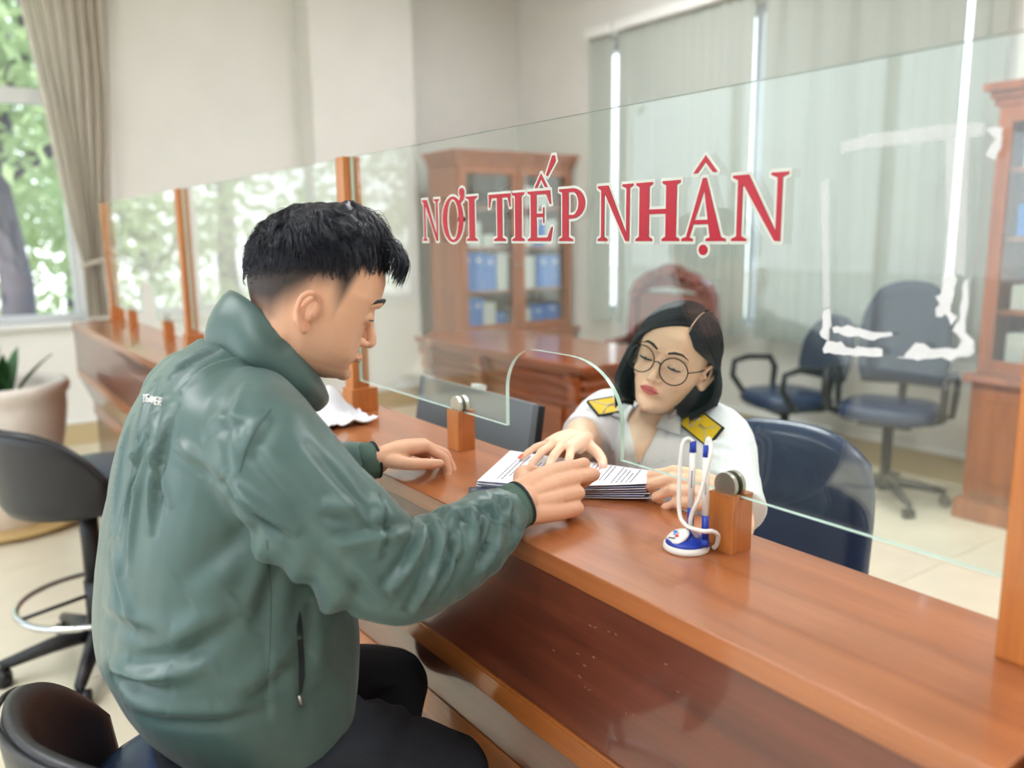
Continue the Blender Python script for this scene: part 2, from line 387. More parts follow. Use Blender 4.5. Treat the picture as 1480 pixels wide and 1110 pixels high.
# ---- outdoors
struct('ground_outside', MB().box((-40, -30, -.4), (X0 - .25, 30, -.3)).box((X0 - .25, Y1 + .25, -.4), (10, 30, -.3)).box((X0 - .25, -30, -.4), (10, Y0 - .25, -.3)), M['pave'])
def tree(x, y, h, lean, label, seed, spread, nleaf=2600, kind='tree'):
    rnd = random.Random(seed)
    t = thing(kind, (x, y, -.3), label, kind, kind + 's outside the left window'); lo = kind == 'shrub'
    tr = MB(); p = [(0, 0, 0), (lean * .2, .05, h * .25), (lean * .6, -.05, h * .45), (lean, .1, h * .6)]
    tr.tube(p, [.06, .05, .04, .03] if lo else [.19, .16, .13, .10], 10); ends = [(rnd.gauss(0, spread * .4), rnd.gauss(0, spread * .5), rnd.uniform(.3, h * .9)) for _ in range(14)] if lo else []
    for k in range(7):
        a = rnd.uniform(0, 6.28); b = p[rnd.choice((2, 3))]
        e = (b[0] + math.cos(a) * spread * .6, b[1] + math.sin(a) * spread * .6, b[2] + h * rnd.uniform(.1, .35))
        mid = tuple((b[i] + e[i]) / 2 + rnd.uniform(-.15, .15) for i in range(3)); tr.tube([b, mid, e], [.02, .015, .01] if lo else [.1, .06, .025], 7); ends.append(e); ends.append(mid)
    tr.build('trunk', M['bark'], t)
    v = []; f = []
    for k in range(nleaf):
        c = Vector(rnd.choice(ends)) + Vector((rnd.gauss(0, spread * .28), rnd.gauss(0, spread * .28), rnd.gauss(0, h * .1)))
        a = Vector((rnd.gauss(0, 1), rnd.gauss(0, 1), rnd.gauss(0, 1))).normalized(); b = a.orthogonal().normalized(); L = rnd.uniform(.07, .13)
        i = len(v); v += [c - a * L, c + b * L * .5, c + a * L, c - b * L * .5]; f.append((i, i + 1, i + 2, i + 3))
    tag(MB().add(v, f).build('foliage', M['tleaf'], t), kind='stuff')
tree(-10.2, .86, 5.2, .15, 'tree with a thick dark trunk outside the left window', 3, 2.0)
for k_, (sx__, sy__, sh__, lb__) in enumerate([(-11.6, 2.3, 2.6, 'leafy shrub outside, right of the thick trunk'), (-12.4, -.9, 2.8, 'leafy shrub outside, mirrored in the second pane'), (-12.0, -3.6, 2.6, 'leafy shrub outside, mirrored nearest the second post'), (-13.4, .6, 3.0, 'leafy shrub outside, straight behind the thick trunk')]):
    tree(sx__, sy__, sh__, .1, lb__, 30 + k_, 1.5, 1500, 'shrub')
tree(-13.5, -2.4, 5.6, -.3, 'broad leafy tree seen mirrored in the counter glass', 5, 2.6, 3000)
tree(-15.5, 2.2, 6.0, .2, 'tallest pale leafy tree farthest outside', 9, 2.8, 3000)
tree(-12.0, -5.2, 5.4, .2, 'outermost leafy tree seen only in reflections', 12, 2.4, 2400)
# ================================================================== the service counter
CXL, CXR = -5.02, -.2665
YF, YB, ZT = .68, .966, 1.0
def counter(name, xa, xb, label, wl):
    t = thing(name, ((xa + xb) / 2, .85, 0), label, 'counter')
    # profile parts (y, z), extruded along x
    def strip(nm, prof, mt, lb=None, inset=0.0):
        mb = MB(); mb.prism([(p[0], p[1]) for p in prof], (xa + inset, 0, 0), (0, 1, 0), (0, 0, 1), xb - xa - 2 * inset)
        o = mb.build(nm, mt, t, True)
        if lb: o['label'] = lb
    strip('front_panel', [(.686, .748), (.686, .969), (.72, .969), (.72, .748)], M['front'], 'dark glossy upper front panel')
    strip('panel_bead', [(.683, .742), (.683, .7478), (.72, .7478), (.72, .742)], M['mould'])
    strip('upper_moulding', [(.6865, .70), (.682, .7418), (.74, .7418), (.74, .70)], M['mould'], 'orange brown moulding under the upper panel')
    strip('sloping_panel', [(.690, .6995), (.752, .545), (.80, .545), (.76, .6995)], M['front'], 'dark panel sloping in towards the base')
    strip('lower_moulding', [(.745, .49), (.750, .5445), (.80, .5445), (.80, .49)], M['mould'], 'orange brown lower moulding')
    strip('base_panel', [(.756, .10), (.756, .4895), (.80, .4895), (.80, .10)], M['front'])
    strip('plinth', [(.775, 0), (.775, .0995), (.80, .0995), (.80, 0)], M['front'])
    mb = MB().box((xa, .90, 0), (xa + .025, .95, .969)).box((xb - .025, .80, 0), (xb, .95, .969)).box((xa + .025, .93, .76), (xb - .025, .95, .969))
    mb.build('carcass', M['front'], t, True)
    k = thing('counter_worktop', ((xa + xb) / 2, .82, ZT), wl, 'worktop')
    MB().box((xa, YF, .9695), (xb, YB, ZT), bev=.0022).build('worktop_slab', M['top'], k, True)
    return t
counter('service_counter', CXL, CXR, 'long dark wood service counter the man sits at', 'long glossy brown worktop with the papers and pen stand')
counter('service_counter', CXR + .009, 1.2, 'short end of the wooden counter past the dark joint by the right post', 'worktop piece past the dark joint in the near right corner')
rnd = random.Random(11); mb = MB()
for (px_, py_) in [(853, 904), (860, 907), (880, 913), (890, 917), (835, 945), (858, 950), (838, 978), (846, 993), (852, 997), (962, 960), (905, 1031), (915, 1034), (1095, 1038), (1040, 1062), (845, 962), (800, 940), (980, 1000)]:
    c_ = at(px_, py_, 1, .6855); a_ = rnd.uniform(-.5, .5); mb.obox(c_, (math.cos(a_), 0, math.sin(a_)), (0, 1, 0), (-math.sin(a_), 0, math.cos(a_)), (rnd.uniform(.001, .0032), .0006, .0003))
sc_ = mb.build('scratch_marks', mat('bare_wood_scratch', (160, 110, 84), .7), bpy.data.objects['service_counter'], True); tag(sc_, 'pale scratches on the dark panel', kind='stuff')
# low desk for the clerk behind the counter
t = thing('staff_desk', (-1.9, 1.15, 0), 'low brown desk behind the counter carrying the monitor', 'desk')
MB().prism([(-3.4, .952), (-.45, .952), (-.45, 1.19), (-1.46, 1.19), (-1.46, 1.36), (-3.4, 1.36)], (0, 0, .715), (1, 0, 0), (0, 1, 0), .03).build('desk_top', M['desk'], t, True)
for x in (-3.38, -2.45, -.48): MB().box((x - .012, .955, 0), (x + .012, 1.34 if x < -2 else 1.17, .7145)).build('side_panel', M['desk'], t, True)
# ---- posts
PX = [-.36, -1.945, -3.47, -5.0]
pl = ['tall wooden post at the right picture edge holding the lettered pane', "tall wooden post behind the man's face", "slim wooden post seen left of the man's head", 'farthest slim wooden post beside the curtain']
for i, x in enumerate(PX):
    t = thing('glass_post', (x + .0225, .895, ZT), pl[i], 'post', 'wooden posts on the counter')
    MB().box((x, .872, ZT), (x + .045, .918, 1.627), bev=.0025).build('shaft', M['post'], t, True)
    if i: MB().box((x - .006, .865, ZT), (x + .052, .937, 1.06), bev=.002).build('foot_block', M['post'], t, True)
# ---- glass panes
def arch(x0, x1):
    """outline (x, z) of a pane with an arched pass-through"""
    a0, a1 = x0 + .637, x0 + .953
    p = [(x0, 1.08), (a0, 1.08), (a0, 1.15)]
    for k in range(1, 9): a = math.pi - k / 9 * math.pi / 2; p.append((a0 + .088 + .088 * math.cos(a), 1.15 + .085 * math.sin(a)))
    p.append((a0 + .088, 1.235)); p.append((a1 - .125, 1.235))
    for k in range(1, 10): a = math.pi / 2 - k / 10 * math.pi / 2; p.append((a1 - .125 + .125 * math.cos(a), 1.14 + .095 * math.sin(a)))
    p += [(a1, 1.14), (a1, 1.08), (x1, 1.08), (x1, 1.626), (x0, 1.626)]
    return p
pt = ['clear glass pane with red lettering and an arched opening', 'clear glass pane beyond the second post, reflecting the trees', 'farthest clear glass pane near the curtain']
PANES = []
for i in range(3):
    x0, x1 = PX[i + 1] + .0455, PX[i] - .0005
    t = thing('counter_screen', ((x0 + x1) / 2, .895, 1.08), pt[i], 'glass', 'glass screens on the counter'); PANES.append(t)
    mb = MB(); mb.prism(arch(x0, x1), (0, .899, 0), (1, 0, 0), (0, 0, 1), .008, 0, 1)
    mb.build('pane', [M['glass'], M['edge']], t, True)
def support(x, lab):
    t = thing('glass_support', (x, .895, ZT), lab, 'block', 'wooden blocks carrying the glass')
    mb = MB().box((x - .0215, .875, ZT), (x + .0215, .916, 1.078), bev=.0012).box((x - .0215, .875, 1.078), (x + .0215, .8895, 1.083)).box((x - .0215, .9005, 1.078), (x + .0215, .916, 1.083))
    mb.build('wood_block', M['post'], t, True)
    for y0, y1 in ((.8835, .8905), (.8995, .9065)):
        poly = [(.0185 * math.cos(a), .0185 * math.sin(a)) for a in np.linspace(-.6, math.pi + .6, 22)]
        MB().prism(poly, (x - .002, y1, 1.093), (1, 0, 0), (0, 0, 1), y1 - y0).build('clamp_disc', M['steel'], t, True)
support(-.727, 'wooden block with round steel clamp behind the pen stand')
support(-1.432, "wooden block with round steel clamp near the man's left hand")
support(-2.30, 'wooden block under the second pane, nearer one'); support(-3.02, 'wooden block under the second pane, farther one')
support(-3.83, 'small wooden block under the farthest pane, nearer one'); support(-4.55, 'small wooden block under the farthest pane, farther one')
# ---- red lettering on the first pane: convex pieces per glyph in a unit box
def stem(x, w, sw, t=0, b=0, h=1.0):
    """vertical stroke with wedge serifs; sw = serif reach"""
    return [[(x, 0), (x + w, 0), (x + w, h), (x, h)], [(x - sw, 0), (x + w + sw, 0), (x + w + sw, .035), (x + w, .075), (x, .075), (x - sw, .035)],
            [(x - sw, h), (x - sw, h - .035), (x, h - .075), (x + w, h - .075), (x + w + sw, h - .035), (x + w + sw, h)]]
def ring(cx, cy, ro, ri, a0, a1, n=16):
    out = []
    for k in range(n):
        a = a0 + (a1 - a0) * k / n; b = a0 + (a1 - a0) * (k + 1) / n
        out.append([(cx + ri[0] * math.cos(a), cy + ri[1] * math.sin(a)), (cx + ro[0] * math.cos(a), cy + ro[1] * math.sin(a)), (cx + ro[0] * math.cos(b), cy + ro[1] * math.sin(b)), (cx + ri[0] * math.cos(b), cy + ri[1] * math.sin(b))])
    return out
def disc(cx, cy, rx, ry, n=14): return [[(cx + rx * math.cos(2 * math.pi * k / n), cy + ry * math.sin(2 * math.pi * k / n)) for k in range(n)]]
def hat(cx, y, w=.2, h=.14): return [[(cx - w, y), (cx - w + .1, y), (cx, y + h * .62), (cx, y + h)], [(cx + w - .1, y), (cx + w, y), (cx, y + h), (cx, y + h * .62)]]
def G(ch):
    if ch == 'N': return stem(.10, .09, .10)[:2] + [[(.81, 0), (.90, 0), (.90, 1), (.81, 1)], [(.70, 1), (.70, .965), (.81, .925), (.90, .925), (1.0, .965), (1.0, 1)],
                         [(0, 1), (0, .965), (.10, .92), (.34, .92), (.30, 1)], [(.10, 1), (.30, 1), (.90, .0), (.80, .0)], [(.30, 1), (.34, .93), (.90, 0)], [(.10, .92), (.12, 1), (.30, 1), (.25, .8)], [(.10, .0), (.19, 0), (.19, .9), (.10, 1)]]
    if ch == 'O': return ring(.5, .5, (.5, .53), (.28, .47), 0, 2 * math.pi, 28)
    if ch == 'o': return ring(.46, .5, (.46, .53), (.25, .47), 0, 2 * math.pi, 28) + disc(.86, 1.11, .12, .10) + [[(.80, 1.03), (.97, 1.06), (.93, .93), (.80, .86), (.74, .90)]]
    if ch == 'I': return stem(.24, .52, .24)
    if ch == 'T': return [[(.38, 0), (.62, 0), (.62, 1), (.38, 1)], [(.22, 0), (.78, 0), (.78, .035), (.62, .075), (.38, .075), (.22, .035)], [(0, .92), (1, .92), (1, 1), (0, 1)],
                         [(0, .72), (.05, .72), (.13, .92), (.02, .97)], [(1, .72), (.95, .72), (.87, .92), (.98, .97)]]
    if ch == 'E': return [[(.12, 0), (.36, 0), (.36, 1), (.12, 1)], [(0, 0), (.9, 0), (.9, .07), (.12, .07), (0, .035)], [(0, 1), (0, .965), (.12, .93), (.9, .93), (.9, 1)], [(.36, .48), (.66, .48), (.66, .55), (.36, .55)],
                         [(.62, .36), (.67, .36), (.67, .67), (.62, .67)], [(.92, 0), (1.0, .28), (.95, .28), (.78, .06)], [(.90, 1), (.94, .73), (.89, .73), (.74, .94)]]
    if ch == 'P': return [[(.12, 0), (.36, 0), (.36, 1), (.12, 1)], [(0, 0), (.52, 0), (.52, .035), (.36, .075), (.12, .075), (0, .035)], [(0, 1), (0, .965), (.12, .93), (.5, .93), (.5, 1)], [(.3, .43), (.5, .43), (.5, .5), (.3, .5)]] + ring(.5, .715, (.46, .285), (.22, .22), -math.pi / 2, math.pi / 2)
    if ch == 'H': return stem(.08, .23, .08) + stem(.69, .23, .08) + [[(.3, .46), (.7, .46), (.7, .54), (.3, .54)]]
    if ch == 'A': return [[(.08, 0), (.16, 0), (.53, .88), (.46, 1.0)], [(.46, 1.0), (.54, 1.0), (.92, 0), (.66, 0)], [(.22, .27), (.70, .27), (.68, .34), (.24, .34)], [(0, 0), (.27, 0), (.27, .035), (.18, .06), (.06, .06), (0, .035)], [(.56, 0), (1, 0), (1, .035), (.92, .06), (.64, .06), (.56, .035)]]
def grow(p, w):
    n = len(p); ar = sum(p[i][0] * p[(i + 1) % n][1] - p[(i + 1) % n][0] * p[i][1] for i in range(n))
    if ar < 0: p = p[::-1]
    out = []
    for i in range(n):
        a = Vector(p[i]); e1 = (a - Vector(p[i - 1])); e2 = (Vector(p[(i + 1) % n]) - a)
        if e1.length < 1e-7 or e2.length < 1e-7: out.append(tuple(a)); continue
        e1.normalize(); e2.normalize(); n1 = Vector((e1.y, -e1.x)); n2 = Vector((e2.y, -e2.x))
        c = n1.dot(n2)
        if c < .2: out.append(tuple(a + n1 * w + e1 * w * .6)); out.append(tuple(a + n2 * w - e2 * w * .6))
        else: out.append(tuple(a + (n1 + n2) * (w / (1 + c))))
    return out
BASE, CAP = 1.427, .0845
TXT = [('N', -1.557, -1.487), ('o', -1.475, -1.389), ('I', -1.386, -1.347), ('T', -1.308, -1.238), ('I', -1.234, -1.197), ('E', -1.187, -1.117), ('P', -1.1, -1.031), ('N', -1.003, -.924), ('H', -.918, -.830), ('A', -.826, -.747), ('N', -.738, -.652)]
nmn = {'o': 'O'}
for k, (ch, xa, xb) in enumerate(TXT):
    pcs = [[(xa + x * (xb - xa), BASE + z * CAP) for x, z in p] for p in G(ch)]
    if k == 5: pcs += [[(xa + x * .07, BASE + z * CAP) for x, z in p] for p in hat(.55, 1.06, .26, .28) + [[(.74, 1.30), (.80, 1.27), (1.12, 1.55), (1.08, 1.66), (.98, 1.66)]]]
    if k == 9: pcs += [[(xa + x * .079, BASE + z * CAP) for x, z in p] for p in hat(.51, 1.08, .27, .27) + disc(.51, -.14, .10, .085)]
    r = MB(); q = MB()
    for i, p in enumerate(pcs):
        e = (i % 9) * .00006
        r.prism(p, (0, .8899, 0), (1, 0, 0), (0, 0, 1), .0004 + e); q.prism(grow(p, .0042), (0, .8908, 0), (1, 0, 0), (0, 0, 1), .0002 + e)
    r.build('letter', M['red'], PANES[0], True); tag(q.build('letter_outline', M['outline'], PANES[0], True), 'pale outline around a red letter')
# ---- torn tape left on the pane
def tape(px, nm='tape_residue', jag=2.2, thick=.0005):
    pts = []
    rnd = random.Random(len(px) * 7 + int(px[0][0]))
    for i in range(len(px)):
        a, b = px[i], px[(i + 1) % len(px)]; n = max(1, int(math.hypot(b[0] - a[0], b[1] - a[1]) / 7))
        for k in range(n): pts.append((a[0] + (b[0] - a[0]) * k / n + rnd.uniform(-jag, jag), a[1] + (b[1] - a[1]) * k / n + rnd.uniform(-jag, jag)))
    poly = [(p.x, p.z) for p in (at(x, y, 1, .8905) for x, y in pts)]
    tag(MB().prism(poly, (0, .8908, 0), (1, 0, 0), (0, 0, 1), thick).build(nm, M['tape'], PANES[0], True), 'torn white tape left on the glass')
tape([(1188, 448), (1199, 446), (1200, 478), (1197, 491), (1186, 488)])
tape([(1202, 473), (1225, 471), (1243, 474), (1262, 480), (1288, 480), (1290, 486), (1272, 489), (1256, 493), (1247, 487), (1226, 486), (1204, 480)], jag=1.5)
tape([(1190, 505), (1195, 494), (1216, 494), (1222, 503), (1236, 504), (1238, 500), (1275, 504), (1275, 516), (1255, 516), (1192, 510)], jag=1.2)
tape([(1296, 515), (1304, 517), (1322, 495), (1336, 497), (1345, 505), (1370, 501), (1382, 505), (1390, 492), (1383, 482), (1377, 478), (1386, 462), (1390, 440), (1393, 408), (1400, 404), (1398, 440), (1394, 480), (1408, 494), (1409, 508), (1400, 516), (1382, 516), (1374, 522), (1362, 517), (1342, 519), (1326, 522)], jag=1.6)
tape([(1362, 400), (1384, 398), (1378, 432), (1376, 450), (1382, 460), (1374, 470), (1368, 452), (1360, 458), (1351, 458), (1350, 446), (1358, 440), (1352, 430), (1360, 425)], jag=2.4)
tape([(1425, 186), (1449, 184), (1446, 214), (1438, 231), (1424, 225), (1438, 200)], jag=1.2)
M['tape_film'] = glass_mat('cloudy_tape_film', (1, 1, 1)); nt = M['tape_film'].node_tree; nt.nodes.clear()
o_ = nd(nt, 'OutputMaterial'); mx_ = nd(nt, 'MixShader'); t_ = nd(nt, 'BsdfTransparent'); d_ = nd(nt, 'BsdfDiffuse'); d_.inputs[0].default_value = (.85, .86, .9, 1); mx_.inputs[0].default_value = .2
nt.links.new(t_.outputs[0], mx_.inputs[1]); nt.links.new(d_.outputs[0], mx_.inputs[2]); nt.links.new(mx_.outputs[0], o_.inputs[0])
def film(px):
    poly = [(p.x, p.z) for p in (at(x, y, 1, .8905) for x, y in px)]
    tag(MB().prism(poly, (0, .8908, 0), (1, 0, 0), (0, 0, 1), .0002).build('tape_film', M['tape_film'], PANES[0], True), 'cloudy strip of old tape glue on the glass')
film([(1214, 206), (1260, 194), (1300, 189), (1360, 180), (1423, 176), (1424, 196), (1360, 202), (1300, 210), (1250, 214), (1216, 222)])
film([(1366, 204), (1402, 198), (1398, 300), (1394, 400), (1386, 396), (1362, 398), (1368, 330)])
film([(1187, 262), (1197, 258), (1199, 444), (1189, 446)])
# ================================================================== things on the counter
def frame_of(o, u, w): return Vector(o), Vector(u).normalized(), Vector(w).normalized()
# pen stand with two tethered pens
PSX, PSY = -.762, .846
t = thing('pen_stand', (PSX, PSY, ZT), 'white and blue counter pen stand with coiled cords', 'pen stand')
mb = MB(); mb.lathe([(.001, 0), (.0315, 0), (.033, .003), (.032, .008), (.0295, .0095)], (PSX, PSY, ZT), 32); mb.build('base', M['white'], t, True)
mb = MB(); mb.lathe([(.0295, .0096), (.0285, .013), (.022, .018), (.012, .0205), (.001, .021)], (PSX, PSY, ZT), 32); mb.build('dome', M['blue'], t, True)
wp = Matrix.Rotation(.5, 3, 'X') @ Matrix.Rotation(-.25, 3, 'Y')
mb = MB(); mb.ell((PSX - .006, PSY - .012, ZT + .0185), (.0205, .0175, .0050), 24, 8, rot=wp); mb.build('badge', M['white'], t, True)
up = wp @ Vector((0, 0, 1)); uu = wp @ Vector((1, 0, 0)); vv = wp @ Vector((0, 1, 0)); bc = Vector((PSX - .006, PSY - .012, ZT + .0185)) + up * .0049
mb = MB()
mb.obox(bc - uu * .005 + vv * .0045, uu, vv, up, (.0042, .0018, .0004)); mb.obox(bc - uu * .002 + vv * .001, uu, vv, up, (.0018, .003, .0004))
tag(mb.build('emblem', mat('emblem_blue', (60, 130, 220), .5), t, True), 'light blue half of the emblem')
mb = MB(); mb.obox(bc + uu * .0035 - vv * .001, uu, vv, up, (.0013, .0045, .0004)); mb.obox(bc + uu * .006 - vv * .0035, uu, vv, up, (.003, .0017, .0004))
tag(mb.build('emblem', mat('emblem_red', (226, 50, 60), .5), t, True), 'red half of the emblem')
mb = MB()
for i in range(9): mb.obox(bc + uu * (-.007 + i * .0016) - vv * .0085, uu, vv, up, (.0005, .0009 if i % 3 else .0012, .0003))
tag(mb.build('lettering', M['ink'], t, True), 'tiny grey lettering under the emblem')
def pen(bx, by, tx, ty, zt, lab, cord):
    b = Vector((bx, by, ZT + .014)); e = Vector((tx, ty, zt)); d = (e - b).normalized(); L = (e - b).length
    k = thing('pen', b, lab, 'pen', 'tethered pens in the stand')
    def seg(nm, a, c, r, mt, r2=None):
        o = MB().cyl(b + d * a * L, b + d * c * L, r, 16, r2=r2).build(nm, mt, k, True); return o
    seg('socket', 0, .07, .0062, M['blue'], .0056); seg('grip', .07, .31, .0049, M['blue']); seg('barrel', .31, .885, .0046, M['white']); seg('cap', .885, 1.0, .0049, M['blue'], .0043)
    mb = MB()
    side = Vector((.6, -.8, 0)).normalized()
    for i in range(10):
        c = b + d * (.53 + i * .018) * L + side * .0045; mb.obox(c, d.cross(side), d, side, (.0009, .0008, .0003))
    tag(mb.build('lettering', M['ink'], k, True), 'small grey lettering along the barrel')
    pts = [Vector(p) for p in cord]; cv = []
    for i in range(len(pts) - 1):
        p0 = pts[max(i - 1, 0)]; p1 = pts[i]; p2 = pts[i + 1]; p3 = pts[min(i + 2, len(pts) - 1)]
        for q in range(14):
            s = q / 14; cv.append(.5 * ((2 * p1) + (p2 - p0) * s + (2 * p0 - 5 * p1 + 4 * p2 - p3) * s * s + (3 * p1 - p0 - 3 * p2 + p3) * s ** 3))
    cv.append(pts[-1]); rr = [.0026 + .0006 * (i % 2) for i in range(len(cv))]
    tag(MB().tube(cv, rr, 8).build('coiled_cord', M['white'], k, True), 'white coiled cord')
P_ = lambda px, py, y=.85: at(px, py, 1, y)
a1, a2 = P_(997, 776, .858), P_(1002, 637, .858); b1, b2 = P_(1019, 783, .846), P_(1021, 643, .846)
pen(a1.x, .858, a2.x, .858, a2.z, 'tethered pen at the left of the stand', [a2 + Vector((0, 0, -.002)), P_(994, 634, .85), P_(986, 644, .84), P_(982, 690, .832), P_(982, 740, .828), P_(990, 758, .826), P_(1004, 765, .826), P_(1018, 768, .828), P_(1030, 768, .846), P_(1038, 774, .86), P_(1036, 787, .868), P_(1031, 792, .868)])
pen(b1.x, .846, b2.x, .846, b2.z, 'tethered pen at the right of the stand, in front', [b2 + Vector((0, 0, -.002)), P_(1024, 634, .847), P_(1027, 642, .847), P_(1026, 660, .836), P_(1012, 715, .828), P_(1001, 740, .828), P_(998, 758, .832), P_(1006, 774, .85), P_(1008, 781, .858)])
# papers: a stack lying across the counter, its far end drooping over the back edge
PA, PB, PC, PD = Vector((-1.168, .761, 1.018)), Vector((-1.303, .929, 1.0165)), Vector((-1.075, 1.105, .994)), Vector((-.937, .941, 1.035))
PLAB = ['lowest paper of the stack between the two people', 'second paper from the bottom of the stack', 'third paper from the bottom of the stack', 'middle paper of the stack', 'third paper from the top of the stack', 'second paper from the top of the stack', 'topmost printed paper of the stack between the two people']
NP = 7
for i in range(NP):
    rnd = random.Random(i); dn = NP - 1 - i; g = 10; v = []; f = []
    sa, sb, an = rnd.uniform(-.012, .012) * (dn > 0), rnd.uniform(-.010, .010) * (dn > 0), rnd.uniform(-.02, .02) * (dn > 0)
    def P3(a, b, dz=0):
        a2 = a + sa + an * (b - .5); b2 = b + sb - an * (a - .5)
        p = PA * (1 - a2) * (1 - b2) + PD * a2 * (1 - b2) + PC * a2 * b2 + PB * (1 - a2) * b2
        drop = dn * ((.0021 * (1 - a) + .0042 * a) * (1 - b) + (.0020 * (1 - a) + .0028 * a) * b)
        return p + Vector((0, 0, dz - drop - .006 * math.sin(math.pi * a) * (1 - b)))
    t = thing('paper_sheet', P3(.5, .5), PLAB[i], 'paper', 'papers in the stack')
    for a in range(g + 1):
        for b in (0, .5, 1): v.append(P3(a / g, b))
    n0 = len(v); v += [p + Vector((0, 0, -.0009)) for p in v]
    for a in range(g):
        for b in range(2): q = a * 3 + b; f.append((q, q + 3, q + 4, q + 1)); f.append((n0 + q, n0 + q + 1, n0 + q + 4, n0 + q + 3))
        for b in (0, 2): q = a * 3 + b; f.append((q, q + n0, q + n0 + 3, q + 3) if b == 0 else (q, q + 3, q + n0 + 3, q + n0))
    for a in (0, g):
        for b in range(2): q = a * 3 + b; f.append((q, q + 1, q + 1 + n0, q + n0))
    MB().add(v, f).build('sheet', M['paper'] if dn % 2 == 0 else M['paper_side'], t, True)
    if dn == 0:
        mb = MB(); rr = random.Random(4)
        for r in range(30):                                # lines of print run across the sheet
            a = .10 + r * .0275
            if r in (3, 9, 10, 17, 24): continue
            b, e = .09 + (.12 if rr.random() < .2 else 0), .92 - (rr.random() * .5 if rr.random() < .35 else 0)
            while b < e:
                l = rr.uniform(.02, .07); q = [P3(a, b, .0005), P3(a + .0075, b, .0005), P3(a + .0075, min(b + l, .95), .0005), P3(a, min(b + l, .95), .0005)]; mb.add(q, [(0, 1, 2, 3)]); b += l + .014
        tag(mb.build('printed_text', M['ink'], t, True), 'rows of small grey print', kind='stuff')
# phone under the man's wrist
t = thing('smartphone', (-1.12, .765, ZT), "black smartphone lying under the man's right wrist", 'phone')
d = Vector((.56, .83, 0)).normalized(); e = Vector((-d.y, d.x, 0)); c = Vector((-1.105, .785, ZT + .0042))
mb = MB(); mb.obox(c, d, e, (0, 0, 1), (.07, .034, .0038)); mb.build('phone_body', M['blackp'], t, True)
mb = MB(); mb.obox(c + Vector((0, 0, .0040)), d, e, (0, 0, 1), (.066, .031, .0003)); mb.build('screen', mat('phone_screen', (70, 76, 96), .08), t, True)
# crumpled white mask left on the counter
def cloth_patch(name, label, cat, c, u, w, lu, lw, fn, mt, n=36):
    t = thing(name, c, label, cat); c = Vector(c); u = Vector(u).normalized(); w = Vector(w).normalized(); v = []; f = []
    for i in range(n + 1):
        for j in range(n + 1):
            a, b = i / n, j / n; v.append(c + u * ((a - .5) * lu) + w * ((b - .5) * lw) + Vector((0, 0, fn(a, b))))
    for i in range(n):
        for j in range(n): q = i * (n + 1) + j; f.append((q, q + n + 1, q + n + 2, q + 1))
    o = MB().add(v, f, 0, True).build('cloth', mt, t, True)
    md = o.modifiers.new('thickness', 'SOLIDIFY'); md.thickness = .0012
    return t
def mask_h(a, b):
    r = math.exp(-(((a - .34) / .20) ** 2 + ((b - .60) / .26) ** 2)); fl_ = math.exp(-(((a - .78) / .16) ** 2 + ((b - .35) / .3) ** 2))
    q = Vector((a * 3.7, b * 3.1, 1.7)); c1 = 1 - abs(noise.noise(q)) * 2.4; c2 = 1 - abs(noise.noise(q * 2.1 + Vector((3, 1, 0)))) * 2.4
    edge = max(0, abs(a - .5) * 2 - .7) + max(0, abs(b - .5) * 2 - .7)
    return .004 + r * (.062 + .022 * c1) + fl_ * .018 + .010 * max(0, c1) * (.4 + r) + .007 * max(0, c2) + .03 * edge * max(0, c1)
cloth_patch('crumpled_mask', 'crumpled white face mask lying at the foot of the post', 'mask', (-1.845, .782, ZT), (1, .05, 0), (-.05, 1, 0), .19, .16, lambda a, b: .8 * mask_h(a, b), mat('white_nonwoven', (222, 222, 230), .85))
# ================================================================== furniture
# monitor seen from behind
t = thing('computer_monitor', (-1.76, 1.17, .745), 'black computer monitor seen from behind, below the glass', 'monitor')
tl = Vector((0, .16, 1)).normalized(); ux = Vector((1, 0, 0)); un = ux.cross(tl)
c = Vector((-1.785, 1.155, .895)); W2, H2 = .262, .145
mb = MB(); mb.obox(c, ux, un, tl, (W2, .012, H2)); mb.build('back_shell', M['blackp'], t, True)
mb = MB(); mb.obox(c + un * .02, ux, un, tl, (W2 + .004, .008, H2 + .004)); mb.build('bezel', M['greyp'], t, True)
mb = MB(); mb.obox(c - un * .022, ux, un, tl, (W2 * .82, .012, H2 * .72)); mb.build('rear_bulge', M['blackp'], t, True)
vb = MB(); vb.obox(c - un * .0345 - tl * .045, ux, un, tl, (.15, .002, .022)); vent = vb.build('vent_panel', M['greyp'], t, True)
mb = MB()
for i in range(30):
    for j in range(4): mb.obox(c - un * .0370 - tl * (.031 + j * .009) + ux * (-.138 + i * .0095), ux, un, tl, (.003, .0008, .0025))
tag(mb.build('vent_slots', M['blackp'], vent, True), kind='stuff')
mb = MB().box((-1.79, 1.15, .76), (-1.73, 1.18, .86)); mb.lathe([(.11, .0), (.11, .008), (.03, .014)], (-1.76, 1.18, .745), 24); mb.build('stand', M['blackp'], t, True)
mb = MB(); mb.obox(c + tl * (H2 + .008) + un * .006, ux, un, tl, (.018, .012, .007)); tag(mb.build('webcam_clip', M['white'], t, True), 'small white clip on top of the monitor')
t = thing('keyboard', (-1.25, 1.1, .745), 'grey keyboard on the low desk beside the monitor', 'keyboard')
MB().box((-1.42, 1.04, .745), (-1.08, 1.15, .76), bev=.004).build('keyboard_body', M['greyp'], t, True)
